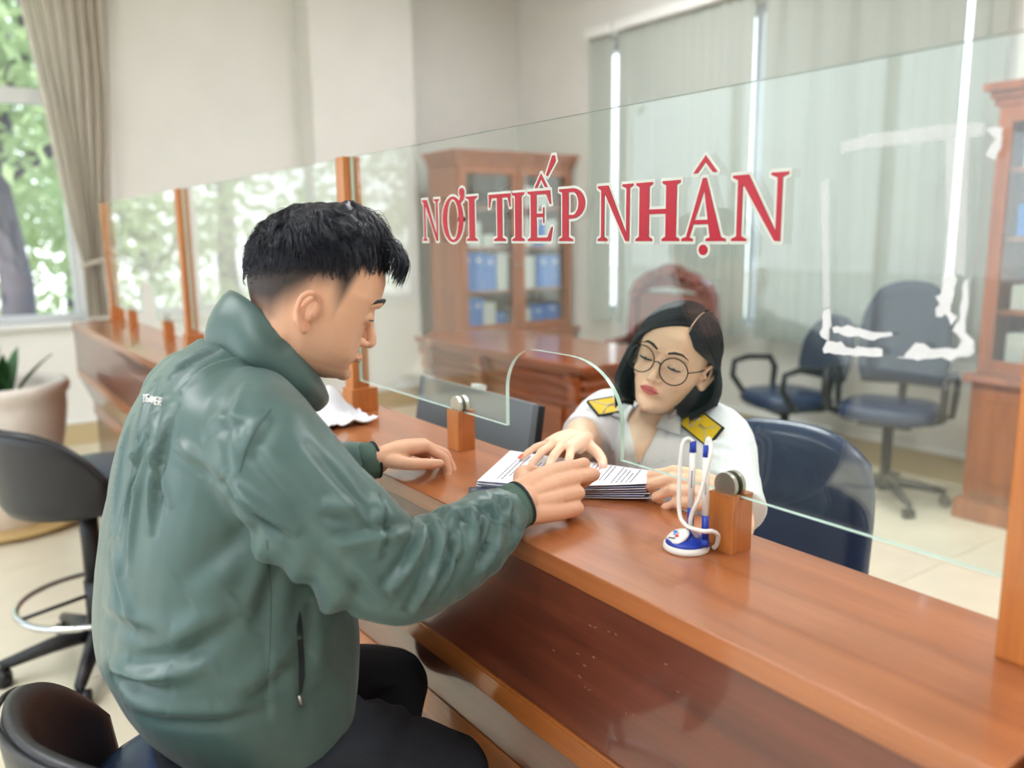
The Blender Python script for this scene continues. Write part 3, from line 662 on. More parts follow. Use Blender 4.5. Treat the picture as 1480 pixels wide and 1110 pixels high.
# big office desk
DX0, DX1, DY0, DY1, DZ = -4.95, -3.24, 2.78, 3.5, .76
t = thing('office_desk', ((DX0 + DX1) / 2, 3.15, 0), 'large carved brown office desk behind the counter', 'desk')
MB().box((DX0 - .03, DY0 - .03, DZ - .028), (DX1 + .03, DY1 + .03, DZ), bev=.008).build('desk_top', M['desk'], t, True)
MB().box((DX0 - .012, DY0 - .012, DZ - .05), (DX1 + .012, DY1 + .012, DZ - .0285), bev=.006).build('top_moulding', M['desk'], t, True)
MB().box((DX0 + .03, DY0 + .04, .08), (DX1 - .03, DY1 - .03, DZ - .0505)).build('desk_body', M['desk'], t, True)
MB().box((DX0 + .01, DY0 + .012, .0), (DX1 - .01, DY1 - .01, .08), bev=.006).build('desk_plinth', M['desk'], t, True)
for z in (.655, .595, .535):
    mb = MB(); mb.tube([(DX0 + .02, DY0 + .035, z), (DX1 - .02, DY0 + .035, z)], .016, 10); mb.tube([(DX1 - .03, DY0 + .035, z), (DX1 - .03, DY1 - .04, z)], .016, 10); mb.build('moulding', M['desk'], t, True)
n = 4; pw = (DX1 - DX0 - .34) / n
for i in range(n):
    a = DX0 + .17 + i * pw
    mb = MB().box((a + .03, DY0 + .022, .12), (a + pw - .03, DY0 + .041, .50), bev=.012); mb.build('front_panel', M['desk'], t, True)
for x in (DX0 + .075, DX0 + .75, DX1 - .075):
    mb = MB().box((x - .045, DY0 + .005, .08), (x + .045, DY0 + .041, .52), bev=.008); p = mb.build('pilaster', M['rose'] if x < DX0 + .1 else M['desk'], t, True)
    mb = MB(); prof = [(.0, .70), (-.055, .70), (-.06, .66), (-.035, .62), (-.045, .57), (-.02, .53), (0, .52)]
    mb.prism([(DY0 + .02 + y, z) for y, z in prof], (x - .03, 0, 0), (0, 1, 0), (0, 0, 1), .06); mb.build('carved_bracket', M['desk'], t, True)
for y0, y1 in ((DY0 + .09, 3.12), (3.16, DY1 - .08)): MB().box((DX1 - .031, y0, .12), (DX1 - .014, y1, .50), bev=.01).build('end_panel', M['desk'], t, True)
# glazed bookcases
def bookcase(name, lo, ud, wd_, dep, zl, zt, ndoor, label, plinth_dep, shelf_z):
    """ud: unit vector along the front; the front normal is ud x up; lo = front lower-left corner of the upper part"""
    U_ = Vector(ud); N_ = Vector((U_.y, -U_.x, 0)); Z_ = Vector((0, 0, 1)); lo = Vector(lo)
    t = thing(name, lo + U_ * wd_ / 2 - N_ * dep / 2, label, 'bookcase')
    def bx(mb, a0, a1, d0, d1, z0, z1): return mb.obox(lo + U_ * (a0 + a1) / 2 + N_ * (d0 + d1) / 2 + Z_ * (z0 + z1) / 2, U_, N_, Z_, ((a1 - a0) / 2, (d1 - d0) / 2, (z1 - z0) / 2))
    pd = plinth_dep
    bx(MB(), -.0, wd_, -dep, pd, .1, zl).build('base_cabinet', M['cab'], t, True)
    bx(MB(), -.03, wd_ + .03, -dep, pd + .03, 0, .0995).build('plinth', M['cab'], t, True)
    bx(MB(), -.035, wd_ + .035, -dep, pd + .035, zl, zl + .035).build('waist_ledge', M['cab'], t, True)
    dw = wd_ / ndoor
    for k in range(ndoor):
        f = bx(MB(), k * dw + .02, (k + 1) * dw - .008, pd, pd + .018, .15, zl - .03).build('base_door', M['cab'], t, True)
        bx(MB(), k * dw + .08, (k + 1) * dw - .07, pd + .0181, pd + .028, .21, zl - .09).build('raised_panel', M['cab'], f, True)
    z0 = zl + .0355
    bx(MB(), 0, .03, -dep, 0, z0, zt).build('side_panel', M['cab'], t, True); bx(MB(), wd_ - .03, wd_, -dep, 0, z0, zt).build('side_panel', M['cab'], t, True)
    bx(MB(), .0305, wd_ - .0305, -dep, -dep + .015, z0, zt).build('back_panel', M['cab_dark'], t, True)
    bx(MB(), .0305, wd_ - .0305, -dep + .0155, 0, zt - .03, zt).build('top_panel', M['cab'], t, True)
    for z in shelf_z: bx(MB(), .0305, wd_ - .0305, -dep + .0155, -.03, z - .022, z).build('shelf', M['cab'], t, True)
    mb = bx(MB(), -.02, wd_ + .02, -dep, .025, zt + .0005, zt + .035); bx(mb, -.035, wd_ + .035, -dep, .04, zt + .0355, zt + .07); bx(mb, -.06, wd_ + .06, -dep, .065, zt + .0705, zt + .105); mb.build('cornice', M['cab'], t, True)
    for k in range(ndoor):
        a0, a1 = k * dw + .004, (k + 1) * dw - .004; s = .062
        mb = bx(MB(), a0, a0 + s, .0005, .0215, z0 + .005, zt - .003); bx(mb, a1 - s, a1, .0005, .0215, z0 + .005, zt - .003); bx(mb, a0 + s, a1 - s, .0005, .0215, z0 + .005, z0 + .07); bx(mb, a0 + s, a1 - s, .0005, .0215, zt - .075, zt - .003)
        d = mb.build('glazed_door', M['cab'], t, True)
        bx(MB(), a0 + s, a1 - s, .009, .013, z0 + .07, zt - .075).build('door_pane', M['pane'], d, True)
        q = lo + U_ * (a1 - .03 if k % 2 == 0 else a0 + .03) + N_ * .022 + Z_ * (z0 + .55); MB().ell(q + N_ * .012, (.012, .012, .012), 12, 8).build('door_knob', M['steel'], d, True)
    return lambda a, dd, z: lo + U_ * a + N_ * dd + Z_ * z, U_, N_
f, U_, N_ = bookcase('bookcase', (-5.66, 3.56, 0), (0, 1, 0), 1.14, .45, .60, 1.985, 2, 'brown glazed bookcase with blue files in the far corner', .06, [.98, 1.335, 1.66])
fn_ = 0
def boxfile(p, w_, d_, h_, mt, label, name='box_file', cat='box file', grp='files in the corner bookcase'):
    t = thing(name, p, label, cat, grp)
    mb = MB(); mb.obox(p + Vector((0, 0, h_ / 2)), U_, N_, (0, 0, 1), (w_ / 2, d_ / 2, h_ / 2)); mb.build('cover', mt, t, True)
    if name == 'box_file':
        mb = MB(); mb.obox(p + N_ * (d_ / 2 + .0006) + Vector((0, 0, h_ * .8)), U_, N_, (0, 0, 1), (w_ * .2, .0005, h_ * .05)); mb.build('spine_label', M['bind2'], t, True)
LB = {0: 'left', 1: 'right'}; SH = {.6355: 'lowest', .98: 'second lowest', 1.335: 'second highest', 1.66: 'highest'}
orderw = ['first', 'second', 'third', 'fourth', 'fifth']
# (door, shelf, [(offset, width, height, colour)])
for dn, z, items in ((0, .6355, [(.075, .10, .28, 'b'), (.18, .10, .28, 'b'), (.295, .12, .24, 'p'), (.42, .11, .15, 'b')]), (0, .98, [(.08, .11, .31, 'b'), (.195, .11, .31, 'b'), (.31, .11, .29, 'b'), (.435, .10, .30, 'p')]),
                     (0, 1.335, [(.16, .12, .20, 'p'), (.30, .12, .10, 'p')]), (1, .6355, [(.09, .12, .17, 'p'), (.23, .14, .18, 'b'), (.39, .15, .19, 'b')]), (1, .98, [(.14, .12, .27, 'p'), (.29, .12, .27, 'b'), (.42, .12, .27, 'b')]),
                     (1, 1.335, [(.12, .10, .24, 'p'), (.25, .12, .24, 'b'), (.38, .12, .22, 'p')]), (1, 1.66, [(.12, .14, .17, 'p'), (.28, .13, .12, 'p')])):
    for q, (o, w_, h_, cl) in enumerate(items):
        p = f(dn * .57 + .03 + o, -.19, z + .0005)
        boxfile(p, w_, .26, h_, M['bind'] if cl == 'b' else M['bind2'], f"{orderw[q]} {'blue box file' if cl == 'b' else 'pale paper bundle'} on the {SH[z]} shelf behind the {LB[dn]} glass door", 'box_file' if cl == 'b' else 'paper_bundle', 'box file' if cl == 'b' else 'papers')
f, U_, N_ = bookcase('bookcase', (-1.955, 4.25, 0), (1, 0, 0), 1.3, .42, .70, 2.0, 2, 'brown glazed bookcase against the back wall at the right picture edge', .05, [1.05, 1.40, 1.72])
SH = {.7355: 'lowest', 1.05: 'second lowest', 1.40: 'second highest', 1.72: 'highest'}
for z, items in ((.7355, [(.14, .16, .2, 'p'), (.33, .16, .18, 'p')]), (1.05, [(.12, .11, .12, 'p'), (.25, .11, .1, 'b'), (.4, .12, .2, 'p')]), (1.40, [(.13, .14, .15, 'b'), (.3, .12, .2, 'p')]), (1.72, [(.14, .15, .12, 'p'), (.33, .15, .1, 'b')])):
    for q, (o, w_, h_, cl) in enumerate(items):
        boxfile(f(.03 + o, -.19, z + .0005), w_, .26, h_, M['bind'] if cl == 'b' else M['bind2'], f"{orderw[q]} {'blue box file' if cl == 'b' else 'pale paper bundle'} on the {SH[z]} shelf of the right edge bookcase", 'box_file' if cl == 'b' else 'paper_bundle', 'box file' if cl == 'b' else 'papers', 'files in the right bookcase')
# ---- carved chair behind the big desk
def carved_chair():
    t = thing('carved_chair', (-3.69, 3.86, 0), 'carved reddish wooden armchair behind the big desk', 'chair')
    y = 3.9; cx = -3.69
    out = [(-.37, .55), (-.375, .80), (-.355, 1.05), (-.31, 1.12), (-.2, 1.185), (-.09, 1.215), (-.05, 1.235), (0, 1.245), (.05, 1.235), (.09, 1.215), (.2, 1.185), (.31, 1.12), (.355, 1.05), (.375, .80), (.37, .55)]
    inn = [(.28, .60), (.285, 1.0), (.22, 1.075), (0, 1.10), (-.22, 1.075), (-.285, 1.0), (-.28, .60)]
    # scalloped frame made of two half outlines
    mb = MB()
    h = len(out) // 2
    L = out[:h + 1] + [(0, 1.10), (-.22, 1.075), (-.285, 1.0), (-.28, .60)]; R_ = [(0, 1.10)] + out[h:] + [(.28, .60), (.285, 1.0), (.22, 1.075)]
    mb.prism([(cx + a, z) for a, z in L], (0, y + .03, 0), (1, 0, 0), (0, 0, 1), .06); mb.prism([(cx + a, z) for a, z in R_], (0, y + .03, 0), (1, 0, 0), (0, 0, 1), .06)
    mb.box((cx - .28, y - .03, .55), (cx + .28, y + .03, .62)); mb.build('back_frame', M['rose'], t, True)
    mb = MB()
    for a, z, r in ((0, 1.19, .05), (-.1, 1.165, .035), (.1, 1.165, .035), (-.19, 1.135, .035), (.19, 1.135, .035), (-.27, 1.09, .03), (.27, 1.09, .03), (-.325, 1.0, .022), (.325, 1.0, .022), (-.33, .78, .026), (.33, .78, .026)):
        mb.ell((cx + a, y - .032, z), (r, .018, r * .8), 14, 8)
        for k in range(5): an = k / 5 * 6.28; mb.ell((cx + a + r * .75 * math.cos(an), y - .034, z + r * .6 * math.sin(an)), (r * .4, .012, r * .35), 10, 6)
    mb.build('carving', M['rose'], t, True)
    mb = MB(); mb.box((cx - .285, y - .022, .62), (cx + .285, y + .02, 1.06), bev=.03); tag(mb.build('back_panel', mat('brown_leather', (126, 78, 68), .32, bump=.2, bscale=60), t, True), 'brown leather back panel')
    MB().box((cx - .34, 3.56, .42), (cx + .34, 3.93, .50), bev=.02).build('seat', M['rose'], t, True)
    for sx_ in (-1, 1):
        MB().tube([(cx + sx_ * .34, 3.88, .74), (cx + sx_ * .36, 3.68, .72), (cx + sx_ * .36, 3.6, .68)], .028, 8).build('armrest', M['rose'], t, True)
        MB().tube([(cx + sx_ * .33, 3.61, .69), (cx + sx_ * .32, 3.61, .46)], .022, 8).build('arm_post', M['rose'], t, True)
        for yy in (3.6, 3.88): MB().tube([(cx + sx_ * .3, yy, .43), (cx + sx_ * .31, yy + (.03 if yy > 3.6 else -.02), .2), (cx + sx_ * .30, yy, 0)], [.03, .026, .022], 8).build('leg', M['rose'], t, True)
carved_chair()
# ---- swivel chairs
def sheet(P3, n, m_, th, smooth=True):
    """thick curved sheet from P3(a, b) -> point, thickness along the local normal"""
    v = []; f = []
    pts = [[P3(i / n, j / m_) for j in range(m_ + 1)] for i in range(n + 1)]
    N = []
    for i in range(n + 1):
        row = []
        for j in range(m_ + 1):
            a = pts[min(i + 1, n)][j] - pts[max(i - 1, 0)][j]; b = pts[i][min(j + 1, m_)] - pts[i][max(j - 1, 0)]
            q = a.cross(b); row.append(q.normalized() if q.length > 1e-9 else Vector((0, 0, 1)))
        N.append(row)
    for sg in (1, -1):
        for i in range(n + 1):
            for j in range(m_ + 1):
                e = min(1, min(i, n - i, j, m_ - j) / 1.5 + .35); v.append(pts[i][j] + N[i][j] * sg * th * .5 * e)
    K = (n + 1) * (m_ + 1); ix = lambda i, j: i * (m_ + 1) + j
    for i in range(n):
        for j in range(m_): f.append((ix(i, j), ix(i + 1, j), ix(i + 1, j + 1), ix(i, j + 1))); f.append((K + ix(i, j), K + ix(i, j + 1), K + ix(i + 1, j + 1), K + ix(i + 1, j)))
    for i in range(n): f.append((ix(i, 0), K + ix(i, 0), K + ix(i + 1, 0), ix(i + 1, 0))); f.append((ix(i, m_), ix(i + 1, m_), K + ix(i + 1, m_), K + ix(i, m_)))
    for j in range(m_): f.append((ix(0, j), ix(0, j + 1), K + ix(0, j + 1), K + ix(0, j))); f.append((ix(n, j), K + ix(n, j), K + ix(n, j + 1), ix(n, j + 1)))
    return MB().add(v, f, 0, smooth)
def cushion(c, rx, ry, h, p=3.0, n=40):
    v = []; f = []; prof = [(.0, -1), (.8, -1), (.94, -.85), (1, -.4), (1, .1), (.96, .6), (.88, .88), (.7, 1), (.35, 1.08), (0.001, 1.1)]
    for r, z in prof:
        for k in range(n):
            a = 2 * math.pi * k / n; ca, sa = math.cos(a), math.sin(a); q = (abs(ca) ** p + abs(sa) ** p) ** (-1 / p)
            v.append((c[0] + rx * r * q * ca, c[1] + ry * r * q * sa, c[2] + h * z))
    for i in range(len(prof) - 1):
        for k in range(n): f.append((i * n + k, i * n + (k + 1) % n, (i + 1) * n + (k + 1) % n, (i + 1) * n + k))
    return MB().add(v, f, 0, True)
def star_base(t, L, zh, mt, a0=0, caster=True):
    MB().lathe([(.03, .06), (.045, .07), (.045, .13), (.03, .14)], (0, 0, 0), 20).build('hub', mt, t)
    for k in range(5):
        a = a0 + k * 2 * math.pi / 5; d = Vector((math.cos(a), math.sin(a), 0))
        o = MB().tube([d * .02 + Vector((0, 0, .115)), d * L * .5 + Vector((0, 0, .10)), d * L + Vector((0, 0, .07))], [.032, .026, .018], 8).build('base_leg', mt, t)
        if caster:
            w = Vector((-d.y, d.x, 0)); c = d * (L - .005) + Vector((0, 0, .027))
            mb = MB()
            for s in (-1, 1): mb.cyl(c + w * s * .006, c + w * s * .026, .027, 16)
            mb.cyl(c + w * -.006 + Vector((0, 0, 0)), c + w * .006, .012, 8); mb.cyl(c + Vector((0, 0, .01)), c + Vector((0, 0, .05)), .008, 8); mb.build('caster', M['blackp'], o)
def office_chair(loc, rz, label, s=1.0, seat_h=.47, back_top=1.12, grp='swivel chairs by the blinds'):
    t = thing('office_chair', loc, label, 'chair', grp, rz); sh = seat_h
    star_base(t, .30, .1, M['blackp'], .3)
    MB().cyl((0, 0, .12), (0, 0, sh - .06), .028, 14).build('gas_column', M['blackp'], t)
    MB().box((-.13, -.13, sh - .075), (.13, .13, sh - .045), bev=.008).build('seat_plate', M['blackp'], t)
    cushion((0, 0, sh), .25, .24, .045).build('seat', M['leather_blue'], t)
    def BK(a, b):
        z = sh + .10 + b * (back_top - sh - .10); w = .235 * (1 - max(0, b - .55) ** 2 * 1.6) * (1 - .25 * max(0, .25 - b) * 2); u = (a - .5) * 2
        return Vector((u * w, .26 + .07 * b + .04 * (b - .4) ** 2 - .05 * u * u * .8, z - .05 * (abs(u) ** 3) * b))
    sheet(BK, 14, 14, .065).build('backrest', M['fabric'], t)
    MB().tube([(0, .1, sh - .05), (0, .27, sh - .03), (0, .315, sh + .12), (0, .33, sh + .3)], .022, 8).build('back_bracket', M['blackp'], t)
    for sx_ in (-1, 1):
        x = sx_ * .285
        MB().tube([(sx_ * .2, .08, sh - .04), (x, .08, sh - .02), (x + sx_ * .01, .10, sh + .14), (x + sx_ * .005, .06, sh + .205), (x, -.1, sh + .215), (x, -.19, sh + .19), (x, -.2, sh + .10), (x - sx_ * .01, -.13, sh + .0), (sx_ * .21, -.06, sh - .04)], .019, 8).build('armrest', M['blackp'], t)
    return t
office_chair((-3.03, 4.20, 0), math.radians(-22), 'dark swivel chair by the blinds, the left one of two', seat_h=.45, back_top=.93)
office_chair((-2.33, 4.13, 0), math.radians(18), 'taller dark swivel chair beside the right bookcase', seat_h=.50, back_top=1.16)
# the clerk's chair
t = thing('clerk_chair', (-1.14, 1.42, 0), 'black leather chair with a rounded back behind the clerk', 'chair')
t.rotation_euler.z = math.radians(14)
star_base(t, .30, .1, M['blackp'], .1)
MB().cyl((0, 0, .12), (0, 0, .40), .028, 14).build('gas_column', M['blackp'], t)
cushion((0, -.02, .455), .25, .24, .05).build('seat', M['leather'], t)
def BK(a, b):
    u = (a - .5) * 2; w = .235 * (1 - .55 * max(0, b - .6) ** 2); z = .55 + .44 * b
    return Vector((u * w, .20 + .06 * b - .06 * u * u, z - .06 * abs(u) ** 3 * b ** 2))
sheet(BK, 16, 14, .06).build('backrest', M['leather_blue'], t)
MB().tube([(0, .1, .41), (0, .24, .42), (0, .27, .62)], .022, 8).build('back_bracket', M['blackp'], t)
# ---- counter stools
def stool(loc, rz, label, sh=.62, R=.245):
    t = thing('counter_stool', loc, label, 'stool', 'counter stools on the public side', rz)
    star_base(t, .30, .1, M['blackp'], .5)
    mb = MB().cyl((0, 0, .12), (0, 0, .30), .036, 16); mb.build('outer_column', M['blackp'], t)
    MB().cyl((0, 0, .3005), (0, 0, sh - .10), .03, 16).build('inner_column', M['blackp'], t); MB().cyl((0, 0, sh - .0995), (0, 0, sh - .07), .034, 14).build('column_collar', M['blackp'], t)
    ring_ = MB().tube([(.24 * math.cos(a), .24 * math.sin(a), .235) for a in np.linspace(0, 6.2832, 49)[:-1]], .011, 10, closed=True).build('foot_ring', M['chrome'], t)
    for k in range(3): a = k * 2.094 + .35; MB().cyl((.03 * math.cos(a), .03 * math.sin(a), .25), (.235 * math.cos(a), .235 * math.sin(a), .238), .007, 8).build('ring_spoke', M['blackp'], t)
    MB().box((-.11, -.11, sh - .07), (.11, .11, sh - .05), bev=.006).build('seat_plate', M['blackp'], t)
    MB().tube([(.06, .02, sh - .07), (.17, .04, sh - .085), (.2, .05, sh - .10)], .008, 8).build('lever', M['blackp'], t)
    cushion((0, .03, sh - .012), .225, .225, .036, 2.6).build('seat', M['leather_blue'], t)
    # low wrap-around back, its middle at -y
    def BK(a, b):
        u = (a - .5) * 2; an = -math.pi / 2 + u * 1.32; top = .225 * (1 - .78 * abs(u) ** 3.2); rr = R + .03 * b
        return Vector((rr * math.cos(an), rr * math.sin(an), sh - .08 + (top + .065) * b))
    sheet(BK, 40, 10, .036).build('backrest', M['leather'], t)
    pts = []
    for i in range(41):
        u = (i / 40 - .5) * 2; an = -math.pi / 2 + u * 1.30; top = .225 * (1 - .78 * abs(u) ** 3.2); pts.append(((R + .045) * math.cos(an), (R + .045) * math.sin(an), sh - .015 + top - .006))
    MB().tube(pts, .0045, 8).build('piping', M['leather'], t)
    return t
stool((-1.19, .315, 0), math.radians(14), 'black leather stool the man sits on')
stool((-3.0, .395, 0), math.radians(22), 'empty black stool with chrome foot ring near the plant pot', sh=.665, R=.225)
# ---- planter
t = thing('plant_pot', (-4.85, .28, 0), 'large cream glazed pot standing by the left window', 'pot')
mb = MB(); mb.lathe([(.19, 0), (.21, .03), (.25, .25), (.30, .48), (.318, .60), (.316, .66), (.335, .68), (.34, .71), (.33, .735), (.30, .735), (.295, .70), (.29, .62), (.001, .61)], t.location, 40); mb.build('pot_body', M['pot'], t, True)
mb = MB(); mb.lathe([(.289, .6205), (.2, .635), (.001, .64)], t.location, 28); mb.build('soil', M['soil'], t, True)
mb = MB(); mb.lathe([(.31, .0), (.36, .012), (.385, .035), (.37, .04), (.3, .02)], t.location, 36); tag(mb.build('saucer', mat('tan_saucer', (206, 176, 120), .5), t, True), 'tan saucer under the pot')
k = thing('potted_plant', t.location + Vector((0, 0, .64)), 'dark green leafy plant growing in the cream pot', 'plant')
rnd = random.Random(5)
for i in range(26):
    a = rnd.uniform(0, 6.28); L = rnd.uniform(.22, .42); el = rnd.uniform(.75, 1.4); b = Vector((rnd.uniform(-.08, .0), rnd.uniform(-.08, .08), 0)); d = Vector((math.cos(a), math.sin(a), 0)); w = Vector((-d.y, d.x, 0)); v = []; f = []
    for s in range(8):
        q = s / 7; p = b + d * L * math.cos(el) * q + Vector((0, 0, L * math.sin(el) * q - .22 * q * q * L)); hw = .028 * math.sin(math.pi * min(1, q * .9 + .1)) + .002
        v += [p - w * hw, p + Vector((0, 0, -.006)), p + w * hw]
    for s in range(7):
        for c in range(2): j = s * 3 + c; f.append((j, j + 1, j + 4, j + 3))
    MB().add(v, f, 0, True).build('leaf', M['leaf'], k)
# ================================================================== people: toolkit
def cat_pts(pts, rad, sub=6):
    """Catmull-Rom through points and radii"""
    P = [np.array(p, float) for p in pts]; R = [np.atleast_1d(np.array(r, float)) for r in rad]; op = []; orr = []
    for i in range(len(P) - 1):
        a, b, c, d = P[max(i - 1, 0)], P[i], P[i + 1], P[min(i + 2, len(P) - 1)]; ra, rb, rc, rd = R[max(i - 1, 0)], R[i], R[i + 1], R[min(i + 2, len(P) - 1)]
        for q in range(sub):
            t = q / sub; k = lambda a, b, c, d: .5 * (2 * b + (c - a) * t + (2 * a - 5 * b + 4 * c - d) * t * t + (3 * b - a - 3 * c + d) * t ** 3)
            op.append(k(a, b, c, d)); orr.append(k(ra, rb, rc, rd))
    op.append(P[-1]); orr.append(R[-1]); return op, orr
def limb(mb, pts, rad, n=18, sub=6, cap=True, wide=None, flat=1.0):
    """closed round tube; flat scales the section along axis `wide` direction (a vector) relative to the other"""
    P, R = cat_pts(pts, rad, sub); R = [float(r[0]) for r in R]
    if cap:
        t0 = P[0] - P[1]; t0 /= np.linalg.norm(t0); t1 = P[-1] - P[-2]; t1 /= np.linalg.norm(t1)
        ks = (.35, .65, .87, .985); p0, r0, p1, r1 = P[0], R[0], P[-1], R[-1]
        P = [p0 + t0 * r0 * k for k in ks[::-1]] + P + [p1 + t1 * r1 * k for k in ks]; e = [max(.02, math.sqrt(1 - k * k)) for k in ks]
        R = [r0 * k for k in e[::-1]] + R + [r1 * k for k in e]
    N = len(P); v = []; f = []; up = None if wide is None else np.array(wide, float)
    for i in range(N):
        t = P[min(i + 1, N - 1)] - P[max(i - 1, 0)]; t = t / (np.linalg.norm(t) + 1e-12)
        if up is None: up = np.array(Vector(t).orthogonal().normalized())
        up = up - t * (up @ t); up /= np.linalg.norm(up) + 1e-12; w = np.cross(t, up)
        for k in range(n):
            a = 2 * math.pi * k / n; v.append(P[i] + (up * math.cos(a) + w * math.sin(a) * flat) * R[i])
    for i in range(N - 1):
        for k in range(n): f.append((i * n + k, i * n + (k + 1) % n, (i + 1) * n + (k + 1) % n, (i + 1) * n + k))
    f.append(tuple(range(n))[::-1]); f.append(tuple((N - 1) * n + k for k in range(n)))
    mb.add(v, f, 0, True); return mb
def loft(mb, rings, n=40, sub=5):
    """rings: (cx, cz, yback, yfront, halfwidth, power, [z tilt]) in world axes, bottom to top"""
    A = [np.array(r, float) for r in rings]; P, _ = cat_pts(A, [1] * len(A), sub); v = []; f = []
    for r in P:
        cx, cz, yb, yf, hw, p, tl = r
        cy = (yb + yf) / 2; hy = (yf - yb) / 2
        for k in range(n):
            a = 2 * math.pi * k / n; c, s = math.cos(a), math.sin(a); q = (abs(c) ** p + abs(s) ** p) ** (-1 / p)
            v.append((cx + hw * q * c, cy + hy * q * s, cz + tl * q * s * hy))
    N = len(P)
    for i in range(N - 1):
        for k in range(n): f.append((i * n + k, i * n + (k + 1) % n, (i + 1) * n + (k + 1) % n, (i + 1) * n + k))
    f.append(tuple(range(n))[::-1]); f.append(tuple((N - 1) * n + k for k in range(n)))
    return mb.add(v, f, 0, True)
def remesh(mb, voxel, it=4, fac=.5):
    me = bpy.data.meshes.new('tmp'); me.from_pydata(mb.v, [], mb.f); me.update()
    bm = bmesh.new(); bm.from_mesh(me); bmesh.ops.recalc_face_normals(bm, faces=bm.faces[:]); bm.to_mesh(me); bm.free()
    o = bpy.data.objects.new('tmp', me); COL.objects.link(o)
    md = o.modifiers.new('r', 'REMESH'); md.mode = 'VOXEL'; md.voxel_size = voxel
    if it: sm = o.modifiers.new('s', 'SMOOTH'); sm.factor = fac; sm.iterations = it
    dg = bpy.context.evaluated_depsgraph_get(); out = bpy.data.meshes.new_from_object(o.evaluated_get(dg))
    bpy.data.objects.remove(o); bpy.data.meshes.remove(me)
    return out
def coords(me): a = np.empty(len(me.vertices) * 3); me.vertices.foreach_get('co', a); return a.reshape(-1, 3)
def normals(me): a = np.empty(len(me.vertices) * 3); me.vertex_normals.foreach_get('vector', a); return a.reshape(-1, 3)
def setco(me, a): me.vertices.foreach_set('co', np.ascontiguousarray(a, dtype=np.float32).ravel()); me.update()
def finish(me, name, mt, parent=None, loc=None):
    """mesh in world coordinates -> object; loc = its origin"""
    off = Vector(loc) if loc is not None else (parent_loc(parent))
    me.transform(Matrix.Translation(-off)); me.name = name
    me.polygons.foreach_set('use_smooth', [True] * len(me.polygons))
    me.materials.clear()
    for k in (mt if isinstance(mt, (list, tuple)) else [mt]): me.materials.append(k)
    o = bpy.data.objects.new(name, me); COL.objects.link(o)
    if loc is not None: o.location = loc
    if parent is not None: o.parent = parent
    return o
def parent_loc(q):
    off = Vector((0, 0, 0))
    while q is not None: off += q.location; q = q.parent
    return off
def paint(me, cols):
    at_ = me.color_attributes.new('tone', 'FLOAT_COLOR', 'POINT'); a = np.ones((len(me.vertices), 4), np.float32); a[:, :3] = cols; at_.data.foreach_set('color', a.ravel())
def folds(me, segs):
    """segs: (p0, p1, amplitude, width, side) ridge with a valley on one side"""
    P = coords(me); N = normals(me); D = np.zeros(len(P))
    for p0, p1, amp, w, sd_ in segs:
        p0 = np.array(p0); p1 = np.array(p1); d = p1 - p0; L = np.linalg.norm(d); d /= L; r = P - p0; t = r @ d; q = r - np.outer(t, d); dist = np.linalg.norm(q, axis=1)
        m_ = (dist < 4 * w) & (t > -.1 * L) & (t < 1.1 * L)
        if not m_.any(): continue
        ref = N[m_].mean(0); sv = np.cross(d, ref); sv /= np.linalg.norm(sv) + 1e-9; s = q[m_] @ sv * sd_; dep = np.abs(q[m_] @ ref)
        tt = np.clip(t[m_] / L, 0, 1); env = np.sin(math.pi * np.clip(tt * .9 + .05, 0, 1)) ** .7
        D[m_] += amp * env * (np.exp(-(s / w) ** 2) - .9 * np.exp(-((s - 1.5 * w) / (w * .8)) ** 2)) * np.exp(-(dep / (2.5 * w)) ** 2)
    setco(me, P + N * D[:, None])
def strands(paths, r0, r1, name, mt, parent, n=3):
    """paths: array (S, K, 3) of hair strands -> one thin tube mesh"""
    paths = np.asarray(paths); S, K, _ = paths.shape
    T = np.gradient(paths, axis=1); T /= np.linalg.norm(T, axis=2, keepdims=True) + 1e-9
    ref = np.array([.37, .21, .9]); U_ = np.cross(T, ref); U_ /= np.linalg.norm(U_, axis=2, keepdims=True) + 1e-9; W_ = np.cross(T, U_)
    rad = np.linspace(r0, r1, K)[None, :, None]
    V_ = np.stack([paths + (U_ * math.cos(6.2832 * k / n) + W_ * math.sin(6.2832 * k / n)) * rad for k in range(n)], axis=2)  # S K n 3
    off = np.array(parent_loc(parent)); V_ = V_.reshape(-1, 3) - off
    base = (np.arange(S)[:, None, None] * K + np.arange(K - 1)[None, :, None]) * n; k = np.arange(n)[None, None, :]; k2 = (k + 1) % n
    F = np.stack([base + k, base + k2, base + n + k2, base + n + k], axis=-1).reshape(-1, 4)
    me = bpy.data.meshes.new(name); me.vertices.add(len(V_)); me.vertices.foreach_set('co', V_.astype(np.float32).ravel())
    me.loops.add(F.size); me.loops.foreach_set('vertex_index', F.astype(np.int32).ravel()); me.polygons.add(len(F)); me.polygons.foreach_set('loop_start', np.arange(0, F.size, 4, dtype=np.int32))
    me.polygons.foreach_set('use_smooth', [True] * len(F)); me.update(); me.validate(); me.materials.append(mt)
    o = bpy.data.objects.new(name, me); COL.objects.link(o)
    if parent is not None: o.parent = parent
    return o
